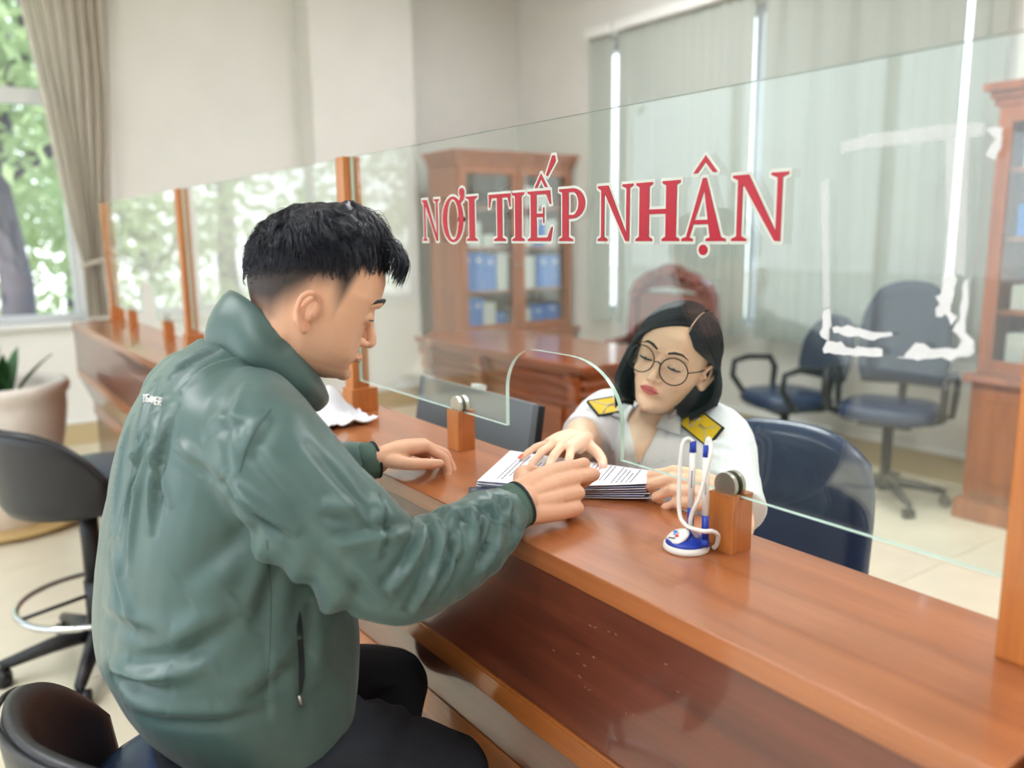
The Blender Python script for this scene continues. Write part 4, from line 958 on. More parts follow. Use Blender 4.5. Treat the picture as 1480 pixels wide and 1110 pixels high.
def skin_mat(name, rough=.48):
    mt = bpy.data.materials.new(name); mt.use_nodes = True; nt = mt.node_tree; b = nt.nodes['Principled BSDF']
    a = nd(nt, 'Attribute', attribute_name='tone'); nz = nd(nt, 'TexNoise'); nz.inputs['Scale'].default_value = 60; nz.inputs['Detail'].default_value = 4
    mx = nd(nt, 'Mix', data_type='RGBA', blend_type='MULTIPLY'); mx.inputs[0].default_value = .25; r = nd(nt, 'ValToRGB'); r.color_ramp.elements[0].color = (.82, .74, .70, 1); r.color_ramp.elements[1].color = (1, 1, 1, 1); r.color_ramp.elements[1].position = .6
    t = nd(nt, 'TexCoord'); nt.links.new(t.outputs['Object'], nz.inputs[0]); nt.links.new(nz.outputs[0], r.inputs[0]); nt.links.new(a.outputs['Color'], mx.inputs[6]); nt.links.new(r.outputs[0], mx.inputs[7]); nt.links.new(mx.outputs[2], b.inputs['Base Color'])
    b.inputs['Roughness'].default_value = rough; b.inputs['Specular IOR Level'].default_value = .35
    b.inputs['Subsurface Weight'].default_value = .12; b.inputs['Subsurface Radius'].default_value = (.9, .4, .25); b.inputs['Subsurface Scale'].default_value = .008
    return mt
M['skin'] = skin_mat('skin')
M['hair'] = mat('black_hair', (16, 21, 35), .42, spec=.5)
# ---- head in its own frame: x to the person's right, y forward, z up, eyes at z = 0
ZP = [-.118, -.110, -.098, -.082, -.066, -.050, -.032, -.012, .008, .030, .055, .080, .100, .112, .118]
FP = [.050, .073, .0815, .0765, .0825, .0815, .0795, .0795, .083, .0885, .0865, .073, .050, .026, .002]
BP = [.020, .002, -.018, -.036, -.054, -.070, -.084, -.095, -.100, -.103, -.100, -.088, -.064, -.036, -.004]
WP = [.018, .034, .046, .0545, .0600, .0645, .0675, .0700, .0725, .0755, .0755, .067, .050, .030, .003]
def head_parts(mb, T, ear=1.0, sex=1.0, cheek=1.0, chin=1.0, earz=-.010):
    """T maps head coordinates to the world"""
    def put(m2): mb.add([T @ Vector((p[0], p[1], p[2] if p[2] > -.06 else -.06 + (p[2] + .06) * chin)) for p in m2.v], m2.f, 0, True)
    v = []; f = []; n = 40
    zz = np.linspace(ZP[0], ZP[-1], 44); F_ = np.interp(zz, ZP, FP); B_ = np.interp(zz, ZP, BP); W_ = np.interp(zz, ZP, WP)
    for i, z in enumerate(zz):
        jaw = max(0, min(1, (-.03 - z) / .07)); pf = 2.15 - .15 * jaw + (0 if cheek else .3 * (z < .03) * (z > -.09))
        for k in range(n):
            a = 2 * math.pi * k / n; c, s = math.cos(a), math.sin(a); p = pf if s > 0 else 2.1; q = (abs(c) ** p + abs(s) ** p) ** (-1 / p)
            cy = .004; hy = (F_[i] - cy) if s > 0 else (cy - B_[i]); v.append((W_[i] * q * c * sex * (1 - (.13 if cheek else 0) * jaw), cy + hy * q * s, z))
    for i in range(len(zz) - 1):
        for k in range(n): f.append((i * n + k, i * n + (k + 1) % n, (i + 1) * n + (k + 1) % n, (i + 1) * n + k))
    f.append(tuple(range(n))[::-1]); f.append(tuple((len(zz) - 1) * n + k for k in range(n))); m2 = MB(); m2.add(v, f); put(m2)
    m2 = MB()
    limb(m2, [(0, .080, .012), (0, .0865, -.012), (0, .0965, -.034), (0, .092, -.040)], [.0055, .0062, .0078, .006], 14)   # nose
    for s in (-1, 1):
        m2.ell((s * .0115, .0845, -.0395), (.0068, .0085, .0060), 14, 10)
        limb(m2, [(s * .012, .085, .019), (s * .030, .0825, .0235), (s * .048, .070, .018)], [.006, .0065, .005], 12)            # brow ridge
        m2.ell((s * .031, .0705, -.001), (.0155, .0125, .0118), 18, 12)                                                          # eye bulge with closed-down lid
        if cheek: m2.ell((s * .038, .0480, -.034), (.019, .022, .022), 16, 10)                                                              # cheek
        limb(m2, [(s * .022, .0835, -.062), (s * .010, .0875, -.0595), (0, .0878, -.0605)], [.0018, .0032, .0034], 10)          # upper lip
    limb(m2, [(-.020, .082, -.0645), (-.008, .0865, -.0688), (.008, .0865, -.0688), (.020, .082, -.0645)], [.0018, .0042, .0042, .0018], 10)
    m2.ell((0, .0725, -.100), (.017, .0125, .013), 16, 10)                                                                       # chin
    put(m2)
    for s in (-1, 1):                                                                                                            # ears
        if ear <= 0: break
        m2 = MB(); x = .0705 * sex; e = lambda y, z, o=0: (s * (x + o * 1.25), -.006 + y * ear, earz + z * ear)
        limb(m2, [e(.012, .004, .004), e(.006, .027, .010), e(-.010, .033, .0155), e(-.022, .022, .018), e(-.023, .002, .0165), e(-.014, -.018, .0125), e(-.002, -.031, .008), e(.004, -.026, .003)], [.0035, .0042, .0044, .0042, .0038, .0042, .0062, .005], 10)
        limb(m2, [e(-.004, .022, .011), e(-.013, .010, .0115), e(-.011, -.010, .009), e(-.004, -.019, .006)], [.003, .0036, .0036, .003], 10)
        limb(m2, [e(.008, -.006, .004), e(.006, -.002, .008), e(.007, .004, .006)], [.004, .0042, .003], 10)
        rt = Matrix.Rotation(-.42 * s, 3, 'Z'); m2.ell(e(-.009, .002, -.0005), (.0035, .019 * ear, .030 * ear), 14, 12, rot=rt)
        put(m2)
def hand_parts(mb, wrist, f, n, s, curl, scale=1.0, thumb=None, spread=0.0):
    """f to the fingers, n out of the back of the hand, s to the thumb; curl: 4 x (knuckle, middle, end) angles; returns fingertips"""
    f, n, s = (Vector(a).normalized() for a in (f, n, s)); s = (s - f * s.dot(f)).normalized(); n0 = n; n = f.cross(s); n = n if n.dot(n0) > 0 else -n
    W = Vector(wrist); K = scale; tips = []
    kn = [(.030, .088, 0), (.0105, .093, .004), (-.0105, .089, .002), (-.030, .079, -.003)]; ln = [(.043, .026, .021), (.047, .030, .022), (.043, .028, .021), (.034, .021, .019)]; rd = [.0093, .0096, .0090, .0080]
    lo = []
    for i, (a, b, c) in enumerate(kn):
        base = W + (s * a + f * b + n * c) * K
        limb(mb, [W + (s * a * .55 + f * .0 + n * .0) * K, W + (s * a * .85 + f * b * .5 + n * (.004 + c)) * K, base], [.0175 * K, .0150 * K, .0118 * K], 14, 4)
        d = (f + s * (spread * (1.5 - i) * .16)).normalized(); ax = d.cross(n).normalized(); p = base; pts = [p - d * .01 * K]; rr = [rd[i] * 1.1 * K]; pts.append(p); rr.append(rd[i] * 1.12 * K)
        for j in range(3):
            d = (Matrix.Rotation(-curl[i][j], 3, ax) @ d); L = ln[i][j] * K; pts.append(p + d * L * .5); rr.append(rd[i] * (1.0, .92, .86)[j] * K); p = p + d * L; pts.append(p); rr.append(rd[i] * (1.02, .92, .74)[j] * K)
        limb(mb, pts, rr, 14, 3); tips.append((p, d, (ax.cross(d)).normalized(), rd[i] * K))
    if thumb is None: thumb = [(.35, .8, -.25), (.75, .45, -.25), (.9, .2, -.3)]
    p = W + (s * .022 + f * .012 - n * .006) * K; pts = [p]; rr = [.0150 * K]
    for j, (a, b, c) in enumerate(thumb):
        d = (f * a + s * b + n * c).normalized(); L = (.044, .034, .026)[j] * K; p = p + d * L; pts.append(p); rr.append((.0118, .0105, .0082)[j] * K)
    limb(mb, pts, rr, 14, 4); tips.append((p, d, (n - d * n.dot(d)).normalized(), .010 * K))
    mb.ell(W + (s * .022 + f * .040 - n * .008) * K, (.017 * K,) * 3, 14, 10); mb.ell(W + (s * -.022 + f * .045 - n * .007) * K, (.0165 * K,) * 3, 14, 10)
    return tips
def frame_m(o, x, y, z): return Matrix(((x[0], y[0], z[0], o[0]), (x[1], y[1], z[1], o[1]), (x[2], y[2], z[2], o[2]), (0, 0, 0, 1)))
def loc_of(T, P):
    Ti = np.array(T.inverted()); return P @ Ti[:3, :3].T + Ti[:3, 3]
def sstep(a, b, x): t = np.clip((x - a) / (b - a), 0, 1); return t * t * (3 - 2 * t)
from mathutils.bvhtree import BVHTree
def bvh_of(me): return BVHTree.FromPolygons([v.co[:] for v in me.vertices], [p.vertices[:] for p in me.polygons])
def on_surface(bv, px, py):
    """where the photo's line of sight meets a surface"""
    h = bv.ray_cast(Vector(CAM), Vector(ray(px, py))); return h[0], h[1]
def seam(bv, pix, r, name, mt, parent, out=.0006):
    pts = []
    for i in range(len(pix) - 1):
        for k in range(6):
            a, b = pix[i], pix[i + 1]; h, n = on_surface(bv, a[0] + (b[0] - a[0]) * k / 6, a[1] + (b[1] - a[1]) * k / 6)
            if h is not None: pts.append(h + n * out)
    if len(pts) > 2: return MB().tube(pts, r, 6).build(name, mt, parent, True)
# ================================================================== the seated man
MX = -1.2
M['jacket'] = mat('green_nylon', (70, 97, 95), .37, spec=.5, sheen=.15, bump=.06, bscale=900)
M['knit'] = mat('green_knit', (78, 104, 94), .85, bump=.5, bscale=700)
M['jet'] = mat('dark_trim', (30, 40, 44), .8)
M['lining'] = mat('dark_green_lining', (30, 52, 62), .45)
M['trouser'] = mat('dark_navy_cloth', (34, 40, 50), .85, bump=.25, bscale=300)
pitch = math.radians(22); yaw = math.radians(19)
fw = Vector((math.sin(yaw), math.cos(yaw), 0)); hf = fw * math.cos(pitch) - Vector((0, 0, math.sin(pitch))); hu = fw * math.sin(pitch) + Vector((0, 0, math.cos(pitch))); hx = hf.cross(hu)
HT = frame_m(Vector((-1.132, .468, 1.354)), hx, hf, hu)
ORG = (MX, .33, 0)
# body: one skin
b = MB()
head_parts(b, HT, ear=.80, cheek=0, chin=.80, earz=-.019)
limb(b, [(MX, .35, 1.18), (-1.185, .385, 1.26), HT @ Vector((0, -.022, -.05)), HT @ Vector((0, -.012, .0))], [.062, .058, .058, .05], 20)
loft(b, [(MX, .66, .225, .43, .13, 2.4, 0), (MX, .75, .21, .43, .14, 2.4, 0), (MX, .95, .21, .43, .14, 2.3, 0), (MX, 1.10, .24, .43, .15, 2.3, 0), (MX, 1.18, .27, .42, .14, 2.2, 0), (MX, 1.23, .31, .40, .07, 2.1, 0)], 30, 4)
RS, RE, RW = Vector((-1.015, .35, 1.17)), Vector((-.93, .475, 1.012)), Vector((-.955, .70, 1.047))
LS, LE, LW = Vector((-1.39, .36, 1.17)), Vector((-1.44, .47, 1.0)), Vector((-1.345, .655, 1.034))
limb(b, [RS, RE, RW], [.05, .041, .027], 16); limb(b, [LS, LE, LW], [.05, .041, .027], 16)
for hx_, k in ((-1.10, (-1.075, .62, .56)), (-1.31, (-1.315, .645, .60))):
    limb(b, [(hx_, .32, .695), ((hx_ + k[0]) / 2, .45, .65), k], [.075, .07, .055], 16); limb(b, [k, (k[0], .60, .40), (k[0], .52, .29)], [.05, .05, .035], 14); limb(b, [(k[0], .50, .26), (k[0], .56, .245), (k[0], .62, .24)], [.034, .034, .028], 12)
# right hand holds the papers: back of the hand to the camera side
tr = hand_parts(b, RW + Vector((0, .006, 0)), (-.02, 1, .04), (.80, -.05, .60), (-.60, 0, .80), [(.12, 1.35, .8), (.20, 1.35, .8), (1.05, 1.4, .7), (1.35, 1.3, .6)], 1.08, [(.55, .55, -.55), (.85, .1, -.5), (.9, -.1, -.4)])
# left hand lies relaxed on the counter
tl_ = hand_parts(b, LW + Vector((0, 0, .004)), (.10, 1, .10), (-.25, -.05, .97), (.93, -.1, .25), [(.75, .75, .45), (.62, .70, .45), (.60, .65, .4), (.55, .65, .4)], 1.0, [(.62, .70, -.35), (.95, .25, -.25), (1, -.05, -.2)])
me = remesh(b, .0021, 4, .5)
P = coords(me); L = loc_of(HT, P); sk = np.array(lin((230, 182, 152))); C_ = np.tile(sk, (len(P), 1))
hd = np.linalg.norm(L, axis=1) < .2
def mixc(C_, m_, col): C_ += m_[:, None] * (np.array(lin(col)) - C_)
x, y, z = L[:, 0], L[:, 1], L[:, 2]
az = np.arctan2(np.abs(x), y)               # 0 front, pi back
lo_ = np.interp(az, [0, .75, 1.05, 1.22, 1.45, 1.75, 2.0, 2.4, 3.15], [.30, .072, .030, -.030, .002, -.002, -.036, -.080, -.09]); hi = lo_ + np.interp(az, [0, 1.2, 1.7, 2.2, 3.15], [.03, .075, .052, .075, .075])
d = sstep(lo_, hi, z) * hd; mixc(C_, np.clip(d * 1.05, 0, 1) * .96, (34, 34, 40))
mixc(C_, hd * .16 * sstep(-.05, -.09, z) * (y > 0), (120, 96, 86))
lip = hd * np.exp(-((z + .0645) / .008) ** 2) * np.exp(-(x / .020) ** 4) * (y > .079); mixc(C_, lip * .6, (190, 120, 104))
er = hd * (np.abs(x) > .0785) * (np.abs(z + .02) < .05) * (np.abs(y + .01) < .05); mixc(C_, er * .25, (206, 120, 100))
hands = (P[:, 1] > .70) & (P[:, 2] < 1.16) & (P[:, 2] > .98); mixc(C_, hands * .15, (214, 140, 110))
paint(me, C_)
man = finish(me, 'person', M['skin'], None, ORG)
tag(man, "man in a green jacket seated at the counter, holding papers", 'person')
# eyebrows, lashes and eyes
for s in (-1, 1):
    pts = [HT @ Vector((s * a, c, d_)) for a, c, d_ in ((.012, .0905, .022), (.028, .089, .029), (.044, .0785, .025), (.052, .070, .018))]
    MB().tube(pts, [.0022, .0034, .0028, .001], 6).build('eyebrow', M['hair'], man, True)
    pts = [HT @ Vector((s * (.031 + .015 * math.cos(a)), .0705 + .0128 * max(0, math.sin(a)) ** .5 , -.004 + .0015 * math.sin(a))) for a in np.linspace(.2, 2.94, 9)]
    MB().tube(pts, [.0006, .0009, .0011, .0012, .0012, .0012, .0011, .0009, .0006], 6).build('eyelashes', M['hair'], man, True)
# ---- jacket
j = MB()
loft(j, [(MX, .705, .225, .440, .180, 2.5, -.16), (MX, .725, .195, .475, .195, 2.5, -.20), (MX, .775, .168, .497, .206, 2.5, -.16), (MX, .85, .152, .505, .210, 2.5, -.06), (MX, .93, .156, .503, .208, 2.5, 0), (MX, 1.02, .172, .495, .206, 2.4, 0), (MX, 1.10, .195, .485, .205, 2.4, 0),
         (MX, 1.17, .220, .465, .202, 2.3, 0), (MX, 1.215, .250, .445, .180, 2.2, -.10), (MX, 1.25, .283, .425, .130, 2.1, -.22), (MX, 1.275, .315, .415, .08, 2.0, -.3), (MX, 1.285, .325, .41, .07, 2.0, -.3)], 48, 5)
limb(j, [(-1.09, .355, 1.200), (-1.015, .348, 1.165), (-.96, .395, 1.085), (-.928, .468, 1.010), (-.932, .550, 1.008), (-.948, .63, 1.026), (-.955, .672, 1.038)], [.070, .080, .079, .073, .063, .053, .040], 24, 6)
limb(j, [(-1.31, .36, 1.20), (-1.39, .355, 1.165), (-1.44, .43, 1.07), (-1.445, .49, 1.0), (-1.40, .565, 1.012), (-1.36, .625, 1.03)], [.074, .083, .077, .07, .058, .043], 24, 6)
jm = remesh(j, .0042, 7, .5)
bv = bvh_of(jm)
def S(a, b, amp, w, sd_=1):
    p, _ = on_surface(bv, *a); q, _ = on_surface(bv, *b)
    return (p, q, amp, w, sd_) if p is not None and q is not None and (p - q).length < .5 else None
sg = [S((330, 690), (420, 765), .010, .010, 1), (S((350, 560), (345, 690), .003, .009, 1)), S((372, 640), (500, 800), .004, .012, 1), S((440, 660), (545, 790), .006, .012, -1), S((545, 720), (545, 800), .007, .008, -1), S((590, 730), (548, 800), .006, .008, 1),
      S((600, 715), (610, 775), .009, .008, 1), S((595, 770), (480, 790), .006, .010, 1), S((612, 760), (572, 845), .010, .009, 1), S((625, 750), (607, 868), .011, .008, 1), S((650, 745), (612, 850), .009, .008, -1), S((645, 735), (660, 800), .008, .008, 1),
      S((672, 735), (682, 755), .007, .006, 1), S((683, 735), (680, 800), .008, .008, -1), S((700, 725), (725, 752), .009, .008, 1), S((730, 720), (728, 755), .008, .007, 1), S((720, 770), (690, 830), .008, .009, 1), S((745, 745), (738, 790), .007, .007, 1), S((655, 800), (630, 860), .007, .010, -1),
      S((510, 810), (560, 868), .006, .012, 1), S((470, 730), (520, 740), .004, .01, 1),
      # back and side
      S((225, 555), (200, 700), .006, .008, 1), S((232, 590), (175, 760), .006, .007, 1), S((245, 600), (215, 760), .006, .008, -1), S((228, 585), (240, 720), .004, .007, 1), S((190, 610), (165, 760), .005, .008, 1), S((215, 650), (185, 820), .006, .010, 1), S((165, 800), (190, 900), .006, .012, 1),
      S((250, 540), (320, 500), .005, .008, 1), S((270, 560), (370, 520), .004, .009, -1), S((255, 640), (330, 690), .006, .012, 1), S((250, 655), (340, 720), .004, .014, -1), S((300, 610), (360, 600), .003, .012, 1), S((380, 600), (350, 660), .004, .012, -1),
      S((160, 960), (235, 975), .012, .014, 1), S((200, 980), (300, 960), .008, .016, -1), S((180, 1010), (290, 1020), .008, .016, 1), S((240, 930), (330, 870), .008, .020, 1), S((290, 860), (400, 790), .007, .022, -1), S((330, 1000), (430, 930), .006, .02, 1), S((260, 1030), (380, 1010), .006, .014, 1), S((345, 900), (380, 800), .006, .018, 1),
      S((440, 800), (400, 950), .005, .018, -1), S((470, 830), (440, 900), .006, .014, 1), S((480, 860), (465, 960), .006, .016, 1), S((380, 780), (395, 1020), .002, .006, 1), S((150, 870), (230, 905), .004, .014, 1), S((350, 730), (400, 850), .004, .02, 1), S((455, 900), (500, 840), .005, .015, 1)]
folds(jm, [(q[0], q[1], q[2] * (1.7 if q[3] <= .010 else 1.3), q[3] * .85, q[4]) for q in sg if q])
P = coords(jm); N = normals(jm)
nz = np.array([noise.noise(Vector((p[0] * 9, p[1] * 9, p[2] * 6))) + .5 * noise.noise(Vector((p[0] * 24 + 5, p[1] * 24, p[2] * 14))) for p in P]); arm = sstep(-1.10, -1.0, P[:, 0])
rz_ = np.array([noise.noise(Vector((p[0] * 30, p[1] * 55, p[2] * 22))) for p in P]); fore = sstep(.46, .54, P[:, 1]) * (P[:, 2] < 1.15) * (np.abs(P[:, 0] + 1.2) > .16)
setco(jm, P + N * (nz * .0045 + fore * rz_ * .0035)[:, None])
bv = bvh_of(jm)
jo = finish(jm, 'jacket', M['jacket'], man)
# cuffs
def cuff(c, d, r, nm):
    c = Vector(c); d = Vector(d).normalized(); mb = MB()
    mb.tube([c - d * .022, c - d * .012, c, c + d * .008], [r * .98, r * 1.02, r * .98, r * .94], 22); o = mb.build('cuff', M['knit'], jo, True)
    MB().tube([c + d * .0082, c + d * .0088, c + d * .0125, c + d * .013], [r * .93, r * .98, r * .97, r * .90], 22).build('cuff_band', M['jet'], jo, True)
cuff((-.955, .688, 1.043), (0, .97, .22), .0365, 'r'); cuff((-1.348, .645, 1.034), (.12, .98, .08), .036, 'l')
# stand collar
def collar(a, b_):
    an = -math.pi / 2 + (a - .5) * 2 * 2.85; c, s = math.cos(an), math.sin(an); fr = (s + 1) / 2
    lo = Vector((-1.185 + .090 * c, .398 + .068 * s, 1.290 - .110 * fr ** 1.1)); hi_ = Vector((-1.178 + .077 * c, .424 + .060 * s, 1.366 - .160 * fr ** 1.05))
    return lo + (hi_ - lo) * b_ + Vector((c, s, 0)) * (.010 * math.sin(b_ * math.pi) + .004 * math.sin(a * 40) * (1 - b_))
cb = sheet(collar, 60, 10, .007); cm_ = cb.build('collar', M['jacket'], jo, True)
# ---- the man's trousers
tb = MB()
loft(tb, [(MX, .612, .25, .47, .16, 2.6, 0), (MX, .64, .225, .49, .180, 2.6, 0), (MX, .70, .215, .485, .180, 2.5, 0), (MX, .78, .20, .475, .175, 2.4, 0)], 36, 4)
for hx_, k in ((-1.10, (-1.075, .625, .56)), (-1.31, (-1.315, .648, .60))):
    limb(tb, [(hx_, .315, .695), ((hx_ + k[0]) / 2, .45, .655), k], [.100, .094, .073], 22, 6); limb(tb, [k, (k[0], .605, .40), (k[0], .53, .29)], [.072, .066, .058], 20, 5)
tm_ = remesh(tb, .0055, 6, .5); bvt = bvh_of(tm_)
def S2(a, b, amp, w, sd_=1):
    p, _ = on_surface(bvt, *a); q, _ = on_surface(bvt, *b); return (p, q, amp, w, sd_) if p is not None and q is not None and (p - q).length < .5 else None
folds(tm_, [q for q in (S2((420, 1100), (470, 1050), .008, .010), S2((400, 1095), (460, 1068), .006, .008, -1), S2((470, 1050), (520, 1000), .006, .012), S2((540, 995), (570, 985), .006, .008), S2((510, 980), (560, 1030), .005, .016), S2((590, 1000), (560, 1060), .006, .014, -1), S2((480, 1080), (560, 1090), .005, .02)) if q])
P = coords(tm_); N = normals(tm_); nz = np.array([noise.noise(Vector((p[0] * 14, p[1] * 14, p[2] * 14))) for p in P]); setco(tm_, P + N * (nz * .004)[:, None])
finish(tm_, 'trousers', M['trouser'], man)
for hx_ in (-1.075, -1.315):
    q = MB(); q.ell((hx_, .60, .237), (.042, .105, .026), 18, 10); q.ell((hx_, .52, .25), (.04, .045, .045), 14, 10); q.build('shoe', M['blackp'], man, True)
seam(bvt, [(300, 1109), (318, 1104), (336, 1092)], .0016, 'white_cord', M['white'], man, .002)
q = MB(); h, n = on_surface(bvt, 474, 1008)
if h is not None: q.ell(h, (.006, .010, .014), 10, 8); tag(q.build('shirt_tail', M['white'], man, True), 'bit of white undershirt under the jacket hem')
# jacket details: seams, pocket, waist trim, lettering on the back
for pix in ([(386, 780), (392, 860), (390, 940), (383, 1030)], [(392, 592), (372, 618), (356, 650), (345, 690)], [(428, 524), (438, 545), (446, 560)]): seam(bv, pix, .0005, 'seam', M['jet'], jo, .0002)
pts = [((431, 888), (433, 882)), ((428, 905), (436, 900)), ((429, 930), (438, 930)), ((431, 960), (440, 955)), ((431, 985), (440, 978)), ((432, 1004), (436, 1000))]
v = []; f = []
for a, c in pts:
    for k in range(5):
        t_ = k / 4; h, n = on_surface(bv, a[0] + (c[0] - a[0]) * t_, a[1] + (c[1] - a[1]) * t_)
        if h is None: h, n = Vector(v[-1]), Vector((1, 0, 0))
        v.append(h + n * .0012)
for i in range(len(pts) - 1):
    for k in range(4): a = i * 5 + k; f.append((a, a + 5, a + 6, a + 1))
tag(MB().add(v, f, 0, True).build('pocket_slit', M['jet'], jo, True), 'dark open side pocket')
h, n = on_surface(bv, 431, 1010)
if h is not None: MB().tube([h + n * .003 + Vector((0, 0, .006)), h + n * .005, h + n * .004 + Vector((0, .002, -.008))], .0022, 8).build('zip_pull', M['steel'], jo, True)
mb = MB()
glyph = {'T': [((0, 1), (1, 1)), ((.5, 0), (.5, 1))], 'G': [((1, 1), (0, 1)), ((0, 1), (0, 0)), ((0, 0), (1, 0)), ((1, 0), (1, .5)), ((1, .5), (.5, .5))], 'A': [((0, 0), (.5, 1)), ((.5, 1), (1, 0)), ((.25, .4), (.75, .4))], 'I': [((.5, 0), (.5, 1))], 'N': [((0, 0), (0, 1)), ((0, 1), (1, 0)), ((1, 0), (1, 1))], 'E': [((0, 0), (0, 1)), ((0, 1), (1, 1)), ((0, .5), (.8, .5)), ((0, 0), (1, 0))], 'R': [((0, 0), (0, 1)), ((0, 1), (1, 1)), ((1, 1), (1, .5)), ((1, .5), (0, .5)), ((.4, .5), (1, 0))], 'M': [((0, 0), (0, 1)), ((0, 1), (.5, .3)), ((.5, .3), (1, 1)), ((1, 1), (1, 0))]}
txt = 'TGAMER'; n_ = len(txt)
for i, ch in enumerate(txt):
    # letters run from the middle of the back round towards his right shoulder blade
    for (a, c) in glyph[ch]:
        q = []
        for (u, w_) in (a, c):
            px = 206 + (i + .12 + .72 * u) * 4.6; py = 580 + i * 1.1 + u * .6 - w_ * 10 + (i == 0) * 1
            h, n = on_surface(bv, px + w_ * 1.5, py); q.append(None if h is None else h + n * .001)
        if q[0] is not None and q[1] is not None: mb.tube(q, .0011, 5)
if mb.v: tag(mb.build('back_lettering', M['white'], jo, True), 'white lettering across the upper back')
h, n = on_surface(bv, 178, 560)
# ---- the man's hair: wavy on top, faded at the sides
rnd = np.random.default_rng(3)
HA = np.array(HT)
def to_w(Q): return Q @ HA[:3, :3].T + HA[:3, 3]
EC, ER = np.array([0, -.008, .022]), np.array([.078, .098, .097])
def dome(D, h): return EC + D * (ER + h)
def unit(a): return a / (np.linalg.norm(a, axis=-1, keepdims=True) + 1e-12)
def vnoise(Q, s, seed):
    return np.array([noise.noise_vector(Vector(q * s) + Vector((seed, seed * 2.3, 0))) for q in Q])
def man_hair():
    # solid under-layer
    nU, nV = 64, 26; v = []; f = []
    def top_h(az_, el): return .008 + .018 * np.clip(np.sin(el), 0, 1) ** 1.2 + .016 * np.exp(-((az_) / .9) ** 2) * np.clip(np.cos(el) * 1.6, 0, 1)
    low = lambda az_: np.interp(abs(az_), [0, .6, .95, 1.25, 1.6, 2.1, 2.6, 3.15], [.60, .53, .38, .30, .26, .10, -.10, -.16])
    for i in range(nV + 1):
        for k in range(nU):
            az_ = (k / nU) * 2 * math.pi - math.pi; el = low(az_) + (math.pi / 2 - low(az_)) * i / nV; d = np.array([math.sin(az_) * math.cos(el), math.cos(az_) * math.cos(el), math.sin(el)])
            e = min(1, i / 11) ** 1.15; h = top_h(az_, el) * e * (1 - .75 * min(1, max(0, abs(az_) - 1.4) / 1.0) * (1 - .5 * i / nV)) - .004 * (1 - e); q = noise.noise(Vector(d * 5)) * .006 + noise.noise(Vector(d * 11)) * .004
            v.append(HT @ Vector(dome(d, h * .85 + q * e)))
    for i in range(nV):
        for k in range(nU): f.append((i * nU + k, i * nU + (k + 1) % nU, (i + 1) * nU + (k + 1) % nU, (i + 1) * nU + k))
    f.append(tuple(nV * nU + k for k in range(nU)))
    ho = MB().add(v, f, 0, True).build('hair', M['hair'], man, True)
    # strands
    S_, K_ = 9000, 10
    az_ = rnd.uniform(-math.pi, math.pi, S_); lo2 = np.interp(np.abs(az_), [0, .6, .95, 1.25, 1.6, 2.1, 2.6, 3.15], [.58, .5, .36, .26, .20, .02, -.22, -.30])
    sl, sh = np.sin(lo2), 1.0; lo2 = lo2 + rnd.normal(0, .07, S_); sl = np.sin(lo2); el = np.arcsin(np.clip(sl + (sh - sl) * rnd.uniform(0, 1, S_), -1, 1)); D = np.stack([np.sin(az_) * np.cos(el), np.cos(az_) * np.cos(el), np.sin(el)], 1)
    cl = vnoise(D, 4.5, 1.0); cl2 = vnoise(D, 10.0, 7.0); topn = np.clip((el - lo2) / .62, 0, 1)[:, None]
    flow = np.array([[.55, .75, -.25]]) * topn + np.array([[0, -.15, -.9]]) * (1 - topn); flow = flow + cl * .8 * topn + cl2 * .45
    back = np.clip((np.abs(az_) - 1.7) / .8, 0, 1)[:, None]; flow = flow * (1 - back * .7) + np.array([[.15, -.1, -.8]]) * back * .7 + cl * .25 * back
    L_ = (.0045 + .042 * topn[:, 0] ** 1.0 + .018 * np.exp(-(az_ / .9) ** 2) * topn[:, 0]) * rnd.uniform(.75, 1.15, S_) * (1 - .45 * back[:, 0])
    H0 = (.0008 + .024 * np.clip(np.sin(el), 0, 1) * topn[:, 0]) * (1 - .6 * back[:, 0]) * rnd.uniform(.7, 1.1, S_)
    p = dome(D, (H0 * .6)[:, None]); paths = [p]; nrm = unit(D / ER)
    for k in range(1, K_):
        t_ = k / (K_ - 1); dd = unit((p - EC) / ER); nrm = unit(dd / ER); fl = unit(flow - nrm * (flow * nrm).sum(1, keepdims=True))
        wave = cl2 * 1.0 * math.sin(t_ * 6.5 + 1) + cl * .4
        step = unit(fl + nrm * (.75 * (1 - t_ * 1.5)) * topn + wave * topn * .8) * (L_ / (K_ - 1))[:, None]; p = p + step
        r = np.linalg.norm((p - EC) / (ER + (H0 * .55)[:, None]), axis=1); low_ = r < 1; q = EC + (p - EC) / np.maximum(r, 1e-6)[:, None]; p = np.where(low_[:, None], q, p)
        paths.append(p)
    pa = to_w(np.stack(paths, 1).reshape(-1, 3)).reshape(S_, K_, 3)
    strands(pa, .00075, .00025, 'hair_strands', M['hair'], ho)
    # fringe locks hanging over the forehead on his right
    F_ = []
    for i in range(420):
        c = rnd.uniform(-.5, 1.0); az0 = c * .62 + rnd.normal(0, .03); lock = round(c * 4) / 4
        el0 = rnd.uniform(.66, .85); d = np.array([math.sin(az0) * math.cos(el0), math.cos(az0) * math.cos(el0), math.sin(el0)]); p = dome(d, .018 + rnd.uniform(0, .008)); pth = []
        vel = np.array([.25 + lock * .12, .85, .22]) + rnd.normal(0, .07, 3); L0 = rnd.uniform(.042, .062)
        for k in range(10):
            pth.append(p.copy()); p = p + vel / np.linalg.norm(vel) * L0 / 9; vel = vel + np.array([.05 * math.sin(k + lock * 9), -.14, -.25 - .035 * k]) * 1.05
            e = (p - EC) / (ER + .006); r = np.linalg.norm(e)
            if r < 1: p = EC + (p - EC) / r
        F_.append(pth)
